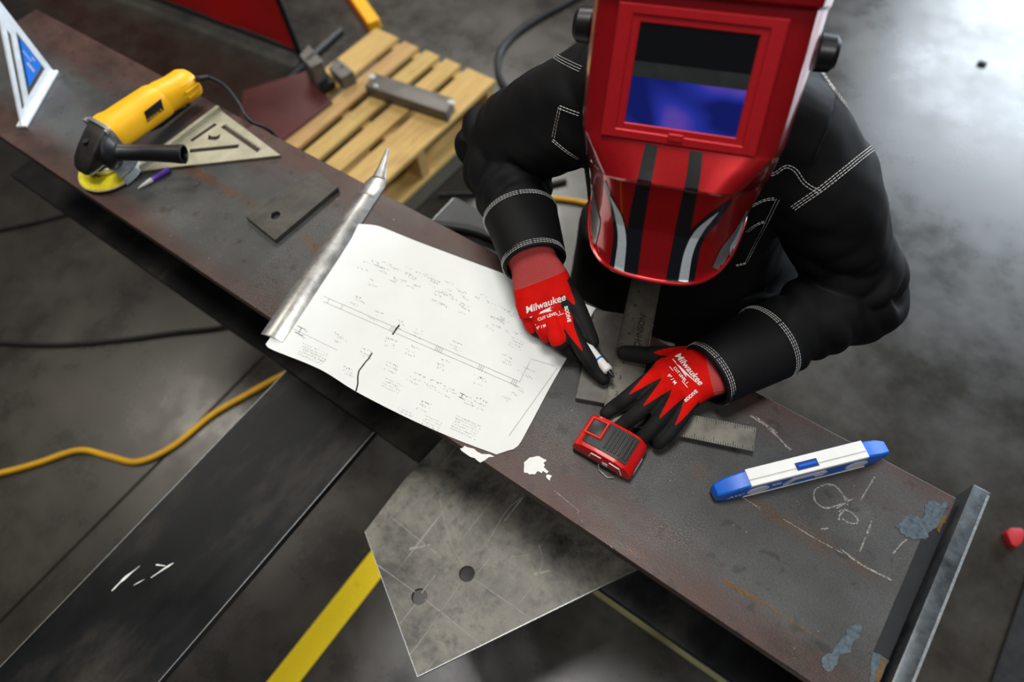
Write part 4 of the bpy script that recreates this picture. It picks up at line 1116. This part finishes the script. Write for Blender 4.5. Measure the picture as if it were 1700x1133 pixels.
seam([(930, 178), (945, 184), (962, 190)], **two); seam([(930, 178), (924, 205), (918, 232)], **two); seam([(918, 232), (940, 250), (962, 264)], **two)
seam([(1333, 88), (1360, 116), (1384, 150), (1412, 186), (1436, 216), (1450, 242)])
seam([(1472, 231), (1440, 252), (1400, 284), (1362, 314), (1330, 336), (1312, 349)])
seam([(1266, 290), (1285, 288), (1304, 276), (1320, 282), (1336, 304), (1362, 320)], **two)
seam([(1248, 341), (1270, 331), (1292, 329)], **two); seam([(1292, 330), (1276, 362), (1256, 400), (1238, 436)], **two); seam([(1240, 384), (1256, 372), (1272, 366)], **two); seam([(1238, 436), (1222, 440)], **two)
seam([(1271, 478), (1268, 496), (1265, 514)], **two)
# cuffs: stiff bands with stitched ends
def cuff(a, b, r0, r1, up):
    ax = (b - a).normalized()
    P = [a - ax * .006, a, a.lerp(b, .5), b, b + ax * .002]
    outer = [r0 * .97, r0, (r0 + r1) / 2, r1, r1 * .97]
    fr = frames(P, up); rings = []
    def ring(i, r): 
        t_, u, w = fr[i]
        return [P[i] + u * (math.cos(2 * math.pi * k / 48) * r * .86) + w * (math.sin(2 * math.pi * k / 48) * r * (1 + .02 * math.sin(6 * math.pi * k / 48))) for k in range(48)]
    for i in range(5): rings.append(ring(i, outer[i]))
    for i in (4, 3, 2, 1): rings.append(ring(i, outer[i] - .003))
    rings.append(rings[0][:])
    c = obj('cuff', loft(rings, cap=False), MT['cloth'], jacket, smooth=60)
    for i, fr_ in ((1, .06), (3, -.06)):
        off = (.0055 if i == 1 else -.0055)
        base = P[i] + ax * off
        t_, u, w = fr[i]
        rr_ = outer[i] + .0006
        Q = [base + u * (math.cos(2 * math.pi * k / 60) * rr_ * .86) + w * (math.sin(2 * math.pi * k / 60) * rr_) for k in range(61)]
        Ns = [(q - base).normalized() for q in Q]
        obj('stitching', stitch_rows(Q, Ns, offs=(-.0033, 0, .0033), dash=.0036, gapd=.0011, w=.0010), MT['stitch'], c, smooth=0)
    return c
cuff(elL.lerp(wrL, .60), wrL + (wrL - elL).normalized() * .006, .0575, .047, (0, 0, 1))
cuff(elR.lerp(wrR, .62), wrR + (wrR - elR).normalized() * .006, .0575, .047, (0, 0, 1))
col = [tuple(p) for p in spine[-2:]]
cr = [ringed(spine[-1] + Vector((0, 0, -.01)), SH, frames(spine, SH)[-1][0].cross(SH), .098, .088, 2.2, 36), ringed(spine[-1] + Vector((.002, -.02, .035)), SH, frames(spine, SH)[-1][0].cross(SH), .085, .080, 2.2, 36), ringed(spine[-1] + Vector((.002, -.02, .035)), SH, frames(spine, SH)[-1][0].cross(SH), .080, .075, 2.2, 36), ringed(spine[-1] + Vector((0, 0, -.01)), SH, frames(spine, SH)[-1][0].cross(SH), .09, .08, 2.2, 36)]
obj('collar', loft(cr, cap=False), MT['cloth'], jacket, smooth=50)
# trousers and boots
V, F, E_ = remesh([tube([hipL + Vector((0, 0, .05)), knL, anL + Vector((0, 0, .03))], [.115, .085, .075], 24, 8, fun=fold(8, .05, .5)), tube([hipR + Vector((0, 0, .05)), knR, anR + Vector((0, 0, .03))], [.115, .085, .075], 24, 8, fun=fold(9, .05, .5)), tube([hipL, hipR], .118, 24, 3, round_caps=True)], .009, 3)
obj('trousers', (V.tolist(), F), MT['trousers'], body, smooth=80)
for an in (anL, anR):
    bt_ = remesh([tube([an + Vector((0, .02, .07)), an + Vector((0, .02, -.03))], [.055, .055], 18, 4), tube([an + Vector((0, .05, -.042)), an + Vector((.02, -.16, -.048))], [.048, .046], 18, 4, flat=.85, round_caps=True), box(an.x - .05, an.x + .06, an.y - .17, an.y + .07, .001, .03, .01, 2)], .006, 3)
    obj('boot', (bt_[0].tolist(), bt_[1]), MT['boot'], body, smooth=70)
# cap under the helmet
capv = [p for p in ellip(headc + Uh * .035, (Xh, Fh, Uh), (.084, .102, .115), 28, 16)[0]]
cf = ellip(headc + Uh * .035, (Xh, Fh, Uh), (.084, .102, .115), 28, 16)
keep = set(i for i, p in enumerate(cf[0]) if (Vector(p) - headc).dot(Uh) > .02)
obj('knit_cap', ([p for p in cf[0]], [f for f in cf[1] if all(i in keep for i in f)]), MT['knit_cap'], body, smooth=70)

# --- gloves
def seg_dist(P, poly):
    """distance to a polyline, parameter along it (0..1) and offset vector"""
    best = np.full(len(P), 9.9); par = np.zeros(len(P)); off = np.zeros((len(P), 3)); tan = np.zeros((len(P), 3))
    A = [np.array(p) for p in poly]; L = [np.linalg.norm(A[i + 1] - A[i]) for i in range(len(A) - 1)]; tot = sum(L); acc = 0
    for i in range(len(A) - 1):
        d = A[i + 1] - A[i]; t_ = np.clip(((P - A[i]) @ d) / (d @ d), 0, 1); q = A[i] + t_[:, None] * d; o_ = P - q; dd = np.linalg.norm(o_, axis=1)
        mk = dd < best; best[mk] = dd[mk]; par[mk] = (acc + t_[mk] * L[i]) / tot; off[mk] = o_[mk]; tan[mk] = d / L[i]; acc += L[i]
    return best, par, off, tan
def make_glove(label, wide, palm, dors, fingers, thumb, cuff_at, extra=()):
    """wrist->palm rings: (centre, half width, half thickness); fingers: list of (polyline, radii)"""
    side_of = lambda i: None
    P = [c for c, a, b in palm]
    fr = frames(P); rings = []
    for i, (c, a, b) in enumerate(palm):
        tn = fr[i][0]; sd_ = tn.cross(dors).normalized(); dn = sd_.cross(tn).normalized()
        rings.append(ringed(c, sd_, dn, a, b, 2.5, 28))
    parts = [loft(rings)]
    for poly, rad in fingers: parts.append(tube(poly, rad, 16, 6, round_caps=True))
    parts.append(tube(thumb[0], thumb[1], 16, 6, round_caps=True))
    for a, b, r in extra: parts.append(tube([a, b], r, 14, 4, round_caps=True))
    V, F, E_ = remesh(parts, .0020, 5, .5)
    Nn = normals(V, F)
    dv = np.array(dors)
    knit = np.clip((Nn @ dv - .16) * 4 + .5, 0, 1)
    # finger tips and sides carry the black dip
    PF = [(np.array([tuple(q) for q in catmull(p, 6)]), r, .60) for p, r in fingers] + [(np.array([tuple(q) for q in catmull(thumb[0], 6)]), thumb[1], .50)]
    bd = np.full(len(V), 9.9); fm = np.ones(len(V))
    for k, (poly, r, smax) in enumerate(PF):
        d, par, off, tan = seg_dist(V, poly)
        sd_ = np.cross(tan, dv); sd_ /= np.linalg.norm(sd_, axis=1)[:, None] + 1e-9
        lat = np.abs((off * sd_).sum(1)) / np.mean(r)
        hi = (off @ dv)
        val = np.clip(.5 + 2.2 * ((1.02 * (1 - par / smax)) ** 1 + (.04 - lat * .85)), 0, 1)
        if k in wide: val = np.clip(.5 + 9 * (.52 - par), 0, 1)
        else: val[par > smax] = 0
        val = np.where(hi < -.15 * np.mean(r), 0, val)
        inside = (d < np.max(r) * 1.3) & (par > .02)
        upd = inside & (d / np.mean(r) < bd)
        bd[upd] = (d / np.mean(r))[upd]; fm[upd] = val[upd]
    knit = np.minimum(knit, fm)
    a0 = np.array(palm[1][0]); a1 = np.array(palm[3][0]) - a0; ln = np.linalg.norm(a1); a1 /= ln
    cf_ = np.clip(.5 - ((V - np.array(cuff_at)) @ a1) * 600, 0, 1)
    o = obj('glove', (V.tolist(), F), MT['glove'], body, smooth=80, label=label)
    for nm, arr in (('knit', knit), ('cuff', cf_)):
        at_ = o.data.attributes.new(nm, 'FLOAT', 'POINT'); at_.data.foreach_set('value', arr.astype(np.float32))
    return o, bvh_of((V.tolist(), F)), (V, F)
def A_(x, y, h): return at(x, y, h)
# picture-left glove: curled round a marker
dL = (Vector((.12, -.38, .92))).normalized()
fingL = [([A_(936, 520, .050), A_(950, 553, .058), A_(972, 590, .048), A_(990, 617, .031), A_(1002, 630, .0245)], [.0125, .0120, .0110, .0105, .0095]),
         ([A_(914, 522, .050), A_(925, 562, .056), A_(934, 576, .040), A_(950, 586, .026), A_(966, 590, .023)], [.0130, .0125, .0115, .0105, .0100]),
         ([A_(894, 520, .045), A_(903, 548, .047), A_(912, 562, .032), A_(930, 570, .019), A_(948, 574, .014)], [.0125, .0120, .0110, .0105, .0095]),
         ([A_(876, 512, .038), A_(879, 533, .036), A_(888, 548, .025), A_(904, 556, .015), A_(920, 560, .012)], [.0115, .0108, .0100, .0095, .0090])]
thL = ([A_(925, 468, .060), A_(952, 503, .058), A_(967, 533, .053), A_(977, 556, .044), A_(983, 568, .040)], [.0190, .0150, .0135, .0124, .0110])
palmL = [(wrL.lerp(elL, .30), .034, .027), (A_(876, 412, .107), .037, .027), (A_(886, 438, .088), .036, .022), (A_(898, 468, .070), .043, .021), (A_(906, 500, .058), .046, .019), (A_(908, 528, .047), .040, .016)]
exL = [(fingL[0][0][0], fingL[3][0][0], .013), (fingL[0][0][1], fingL[2][0][1] + Vector((0, 0, -.002)), .0085)]
gL, bL, gLvf = make_glove('red and black work glove holding the white marker', (1, 2, 3), palmL, dL, fingL, thL, at(901, 464, .08), exL)
# picture-right glove: pressed flat on the square, thumb out
dR = Vector((.10, -.12, .99)).normalized()
fingR = [([A_(1100, 614, .040), A_(1074, 634, .047), A_(1042, 660, .038), A_(1020, 676, .025), A_(1006, 686, .0225)], [.0122, .0118, .0110, .0104, .0095]),
         ([A_(1116, 632, .040), A_(1088, 658, .048), A_(1058, 686, .040), A_(1040, 701, .030), A_(1030, 708, .0255)], [.0128, .0122, .0114, .0106, .0098]),
         ([A_(1132, 646, .038), A_(1110, 676, .046), A_(1086, 707, .036), A_(1070, 723, .027), A_(1062, 730, .020)], [.0125, .0118, .0110, .0104, .0095]),
         ([A_(1148, 660, .034), A_(1134, 688, .040), A_(1114, 716, .030), A_(1100, 730, .025), A_(1093, 737, .019)], [.0115, .0108, .0100, .0095, .0088])]
thR = ([A_(1140, 596, .038), A_(1108, 592, .036), A_(1078, 591, .031), A_(1050, 588, .028), A_(1036, 586, .027)], [.0185, .0150, .0135, .0125, .0110])
palmR = [(wrR.lerp(elR, .30), .034, .027), (A_(1192, 614, .056), .036, .026), (A_(1170, 620, .048), .036, .021), (A_(1146, 624, .043), .042, .019), (A_(1124, 636, .039), .044, .017), (A_(1112, 646, .036), .041, .0145)]
exR = [(fingR[0][0][0], fingR[3][0][0], .0125)]
gR, bR, gRvf = make_glove('red and black work glove pressing on the framing square', (), palmR, dR, fingR, thR, at(1177, 613, .06), exR)
# printing on the backs of the gloves
def stamp(bvh, parent, vf, o, ex, name='printed_logo'):
    """flat print laid on a glove; o and ex in picture coordinates of the glove's back"""
    ey = (ex[1], -ex[0])
    V, ok = [], []
    for p in vf[0]:
        x = o[0] + ex[0] * p[0] + ey[0] * p[1]; y = o[1] + ex[1] * p[0] + ey[1] * p[1]
        q, n = onto(bvh, x, y, .0007)
        V.append(tuple(q) if q is not None else None)
    F = [f for f in vf[1] if all(V[i] is not None for i in f)]
    V = [v if v is not None else (0, 0, 0) for v in V]
    used = sorted(set(i for f in F for i in f)); mp = {k: i for i, k in enumerate(used)}
    if F: obj(name, ([V[k] for k in used], [tuple(mp[i] for i in f) for f in F]), MT['white'], parent, smooth=0)
def bolt(L):
    return [(-.5 * L, -.02 * L), (.02 * L, .05 * L), (-.02 * L, .0), (.5 * L, .075 * L), (.06 * L, -.04 * L), (.10 * L, .012 * L)], [(0, 1, 5, 2), (2, 5, 3, 4)]
def flat(poly): 
    return [(p[0], p[1]) for p in poly], [tuple(range(len(poly)))]
def logo(bvh, par, o, ex):
    stamp(bvh, par, text2d('Milwaukee', 16, .25, .25), o, ex)
    w = 31
    stamp(bvh, par, ([(-w, -12), (-2, -8.5), (-6, -12.5), (w, -4.5), (4, -11), (8, -14.5), (-w, -13.2)], [(0, 1, 2), (2, 1, 3, 4), (0, 2, 4, 5, 6)]), o, ex)
    stamp(bvh, par, text2d('CUT LEVEL 1', 7.0, .0, .18), (o[0] + ex[0] * 0 + ex[1] * -21, o[1] + ex[1] * 0 + ex[0] * 21), ex)
    stamp(bvh, par, ([(-26, -27), (24, -24.5), (24, -25.5), (-26, -28.2)], [(0, 1, 2, 3)]), o, ex)
    stamp(bvh, par, text2d('9" / M', 6.5, 0, .18), (o[0] - ex[0] * 18 - ex[1] * 34, o[1] - ex[1] * 18 + ex[0] * 34), ex)
logo(bL, gL, (905, 505), (.955, -.33))
stamp(bL, gL, text2d('BDDIVE', 8, 0, .25), (942, 522), (.22, .98))
exr = (.64, .77)
def logoR(): 
    o = (1144, 613); ex = exr
    stamp(bR, gR, text2d('Milwaukee', 15, .25, .25), o, ex)
    w = 30
    stamp(bR, gR, ([(-w, -10), (-2, -7.5), (-6, -11), (w, -4.5), (4, -9.5), (8, -12.5), (-w, -11)], [(0, 1, 2), (2, 1, 3, 4), (0, 2, 4, 5, 6)]), o, ex)
    stamp(bR, gR, text2d('CUT LEVEL 1', 6.2, .0, .18), (o[0] - ex[1] * 17 - ex[0] * 1, o[1] + ex[0] * 17), ex)
    stamp(bR, gR, ([(-24, -22), (22, -21), (22, -22), (-24, -23)], [(0, 1, 2, 3)]), o, ex)
    stamp(bR, gR, text2d('9" / M', 8, 0, .2), (o[0] - ex[1] * 33 - ex[0] * 5, o[1] + ex[0] * 33 - ex[1] * 5), ex)
logoR()
stamp(bR, gR, text2d('BDDIVE', 8, 0, .25), (1147, 658), (.75, -.66))

# --- marker in the hand: its own thing
t = thing('marker_pen', 'white marker with black clip held between the gloved fingers', 'marker', at(998, 600))
m0, m1 = A_(936, 528, .036), A_(1011, 617, .041)
md = (m1 - m0).normalized(); MLn = (m1 - m0).length
obj('barrel', tube([m0, m1 - md * .006, m1 - md * .002, m1], [.0074, .0074, .0074, .0050], 18), MT['white_plastic'], t)
up_ = Vector((.5, .35, .55)); up_ = (up_ - md * up_.dot(md)).normalized()
obj('clip', tube([m1 - md * .052 + up_ * .0078, m1 - md * .010 + up_ * .0082], .0014, 8), MT['black'], t)
lw = (-up_).cross(md).normalized()
obj('blue_band', tube([m1 - md * .024, m1 - md * .021], .0076, 18), MT['blue'], t)
obj('tip', tube([m1, m1 + md * .006, m1 + md * .012], [.0040, .0034, .0012], 12), MT['black'], t)

# --- welding helmet: shell lofted in its own frame (x right, y up, z towards the viewer)
ROWS = [(.200, [(0, -.150), (.012, -.151), (.020, -.154), (.026, -.160), (.030, -.168), (.031, -.176), (.030, -.184)]),
 (.192, [(0, -.115), (.035, -.118), (.055, -.126), (.066, -.142), (.072, -.160), (.074, -.180), (.072, -.205)]),
 (.165, [(0, -.068), (.050, -.071), (.078, -.086), (.094, -.112), (.101, -.145), (.103, -.180), (.100, -.225)]),
 (.125, [(0, -.026), (.066, -.029), (.092, -.044), (.108, -.075), (.115, -.115), (.118, -.165), (.116, -.225)]),
 (.098, [(0, -.004), (.084, -.006), (.103, -.020), (.115, -.058), (.120, -.110), (.122, -.165), (.120, -.225)]),
 (.084, [(0, .012), (.092, .010), (.109, -.008), (.118, -.050), (.121, -.105), (.123, -.165), (.121, -.225)]),
 (.077, [(0, .011), (.092, .009), (.108, -.008), (.118, -.050), (.121, -.105), (.123, -.165), (.121, -.225)]),
 (.073, [(0, .000), (.090, -.001), (.105, -.013), (.116, -.050), (.121, -.105), (.123, -.160), (.120, -.220)]),
 (.000, [(0, .000), (.090, -.001), (.104, -.013), (.114, -.050), (.119, -.105), (.121, -.160), (.118, -.215)]),
 (-.062, [(0, .000), (.088, -.001), (.101, -.013), (.111, -.050), (.116, -.100), (.118, -.150), (.114, -.200)]),
 (-.066, [(0, .001), (.086, .000), (.099, -.013), (.110, -.050), (.115, -.100), (.117, -.150), (.113, -.195)]),
 (-.104, [(0, .013), (.058, .012), (.082, -.014), (.103, -.062), (.110, -.100), (.112, -.140), (.109, -.175)]),
 (-.108, [(0, .008), (.056, .007), (.080, -.020), (.100, -.066), (.108, -.102), (.110, -.140), (.107, -.172)]),
 (-.165, [(0, -.008), (.047, -.012), (.073, -.033), (.091, -.070), (.099, -.100), (.101, -.130), (.098, -.155)]),
 (-.220, [(0, -.012), (.046, -.017), (.070, -.036), (.085, -.064), (.092, -.090), (.094, -.112), (.091, -.135)]),
 (-.2245, [(0, -.010), (.046, -.015), (.071, -.034), (.086, -.062), (.093, -.090), (.095, -.112), (.092, -.135)])]
LIFT = [0, .003, .012, .028, .048, .062, .075]
def row_pts(y, pts):
    k = min(1, max(0, (-y - .11) / .106))
    half = [(x, y + LIFT[i] * k, z) for i, (x, z) in enumerate(pts)]
    full = [(-x, yy, z) for x, yy, z in reversed(half[1:])] + half
    P = catmull(full, 4)
    return P
rows = []
for r in range(len(ROWS) - 1):
    y0, p0 = ROWS[r]; y1, p1 = ROWS[r + 1]; nseg = max(1, int(abs(y1 - y0) / .010))
    for k in range(nseg):
        f = k / nseg
        rows.append(row_pts(y0 + (y1 - y0) * f, [(a[0] + (b[0] - a[0]) * f, a[1] + (b[1] - a[1]) * f) for a, b in zip(p0, p1)]))
rows.append(row_pts(*ROWS[-1]))
nr, nc = len(rows), len(rows[0])
outer = [hp(*p) for r in rows for p in r]
Fs = [(i * nc + j, i * nc + j + 1, (i + 1) * nc + j + 1, (i + 1) * nc + j) for i in range(nr - 1) for j in range(nc - 1)]
inner = []
for r in rows:
    for p in r:
        q = Vector(p); d = Vector((q.x, 0, q.z + .16)); d.normalize(); inner.append(hp(*(q - d * .003)))
n0 = len(outer)
Fi = [tuple(n0 + k for k in reversed(f)) for f in Fs]
bd = [i * nc for i in range(nr)] + [(nr - 1) * nc + j for j in range(1, nc)] + [i * nc + nc - 1 for i in range(nr - 2, -1, -1)] + [j for j in range(nc - 2, 0, -1)]
Fe = [(bd[k], bd[(k + 1) % len(bd)], n0 + bd[(k + 1) % len(bd)], n0 + bd[k]) for k in range(len(bd))]
hel = obj('welding_helmet', (outer + inner, Fs + Fi + Fe), MT['helmet'], body, smooth=32, label='glossy red welding helmet with black stripes and silver flames')
hb = bvh_of((outer, Fs))
def hbox(x0, x1, y0, y1, z0, z1, b=0, s=1): 
    v, f = box(x0, x1, y0, y1, z0, z1, b, s); return [tuple(hp(*p)) for p in v], f
def hpl(loops, z0, z1, b):
    v, f = plate(loops, z0, z1, b); return [tuple(hp(*p)) for p in v], f
def rect(x, y, dy=0.0): return [(-x, -y + dy), (x, -y + dy), (x, y + dy), (-x, y + dy)]
obj('window_frame', hpl([rect(.080, .064), rect(.0645, .0545)], -.001, .0055, .0012), MT['bezel'], hel)
obj('window_frame', hpl([rect(.068, .058), rect(.0568, .0478)], -.001, .0032, .001), MT['bezel'], hel)
obj('window_glass', hbox(-.058, .058, -.049, .049, -.002, .0012), MT['lens'], hel)
obj('sensor_bar', hbox(-.0570, .0570, -.002, .0125, .0010, .0016), MT['lens_bar'], hel)
obj('filter_lens', hbox(-.0570, .0570, -.0478, -.002, .0008, .0015), MT['filter'], hel)
obj('window_latch', hbox(-.010, .006, -.060, -.052, .004, .0075, .001), MT['bezel'], hel)
for sx in (-1, 1):
    P = [hp(sx * (.123 + .0), .030, -.105), hp(sx * .138, .030, -.105), hp(sx * .143, .030, -.105)]
    obj('pivot_knob', tube(P, [.020, .019, .014], 20), MT['black'], hel)
def decal(name, px, w, mat, off=.0006, nw=4):
    """painted stripe: centre line and width in picture points, carried by the shell"""
    C = catmull([(x, y, 0) for x, y in px], 28); Wd = interp(w, len(C)) if isinstance(w, (list, tuple)) else [w] * len(C)
    grid, nws = [], nw + 1
    for i, c in enumerate(C):
        tn = (C[min(i + 1, len(C) - 1)] - C[max(i - 1, 0)]).normalized(); sd_ = Vector((-tn.y, tn.x, 0))
        for k in range(nws):
            q = c + sd_ * (Wd[i] * (k / nw - .5)); p, n = onto(hb, q.x, q.y, off); grid.append(tuple(p) if p is not None else None)
    F = []
    for i in range(len(C) - 1):
        for k in range(nw):
            f = (i * nws + k, i * nws + k + 1, (i + 1) * nws + k + 1, (i + 1) * nws + k)
            if all(grid[j] is not None for j in f) and max((Vector(grid[f[a]]) - Vector(grid[f[(a + 1) % 4]])).length for a in range(4)) < .03: F.append(f)
    used = sorted(set(j for f in F for j in f)); mp = {k: i for i, k in enumerate(used)}
    if F: obj(name, ([grid[k] for k in used], [tuple(mp[j] for j in f) for f in F]), MT[mat], hel, smooth=60)
decal('painted_stripe', [(1082, 240), (1073, 285), (1058, 360), (1044, 462)], [21, 23, 26, 27], 'stripe')
decal('painted_stripe', [(1156, 252), (1150, 300), (1136, 370), (1118, 470)], [22, 23, 25, 27], 'stripe')
decal('painted_flame', [(1004, 300), (1014, 330), (1028, 370), (1032, 410), (1027, 456)], [3, 8, 20, 30, 34], 'stripe', .0007)
decal('painted_flame', [(1014, 326), (1028, 362), (1033, 400), (1027, 456)], [1, 11, 14, 17], 'silver', .0010)
decal('painted_flame', [(1216, 330), (1184, 362), (1152, 400), (1135, 466)], [2, 20, 28, 34], 'stripe', .0007)
decal('painted_flame', [(1192, 352), (1160, 385), (1143, 420), (1134, 468)], [1, 12, 14, 16], 'silver', .0010)
decal('painted_flame', [(1240, 350), (1224, 385), (1205, 418), (1192, 448)], [3, 10, 20, 22], 'greyl', .0008)
decal('painted_flame', [(1232, 368), (1224, 395), (1216, 412), (1212, 432)], [1, 9, 12, 3], 'silver', .0011)
decal('painted_flame', [(978, 300), (982, 340), (986, 370), (983, 405)], [8, 18, 22, 14], 'greyl', .0008)
decal('blue_sticker', [(963, 228), (965, 260), (966, 300), (962, 330)], [6, 13, 11, 3], 'blue', .0010)
decal('painted_flame', [(968, 330), (963, 355), (957, 380)], [3, 8, 5], 'silver', .0010)
rimp = [outer[(nr - 1) * nc + j] for j in range(nc)]
obj('rim_bead', tube(rimp, .0026, 8, 0, up=tuple(Uh)), MT['helmet'], hel)
# head gear inside the shell
hg = [hp(.088 * math.cos(a), .03, -.135 + .108 * math.sin(a)) for a in np.linspace(0, 2 * math.pi, 41)[:-1]]
obj('headband', join(tube(hg + [hg[0]], .006, 8, 0, up=tuple(Uh))), MT['black'], hel)

# ------------------------------------------------------------------ repeats of a kind share a group
GROUPS = {'pipe_stand': 'pipe stands carrying the beam and plank', 'power_cable': 'black cables on the floor', 'air_hose': 'black hoses behind the beam',
          'steel_block': 'loose steel blocks by the pallet', 'rafter_square': 'rafter squares on the beam'}
for o in D.objects:
    if o.parent is None:
        k = o.name.split('.')[0]
        if k in GROUPS: o['group'] = GROUPS[k]
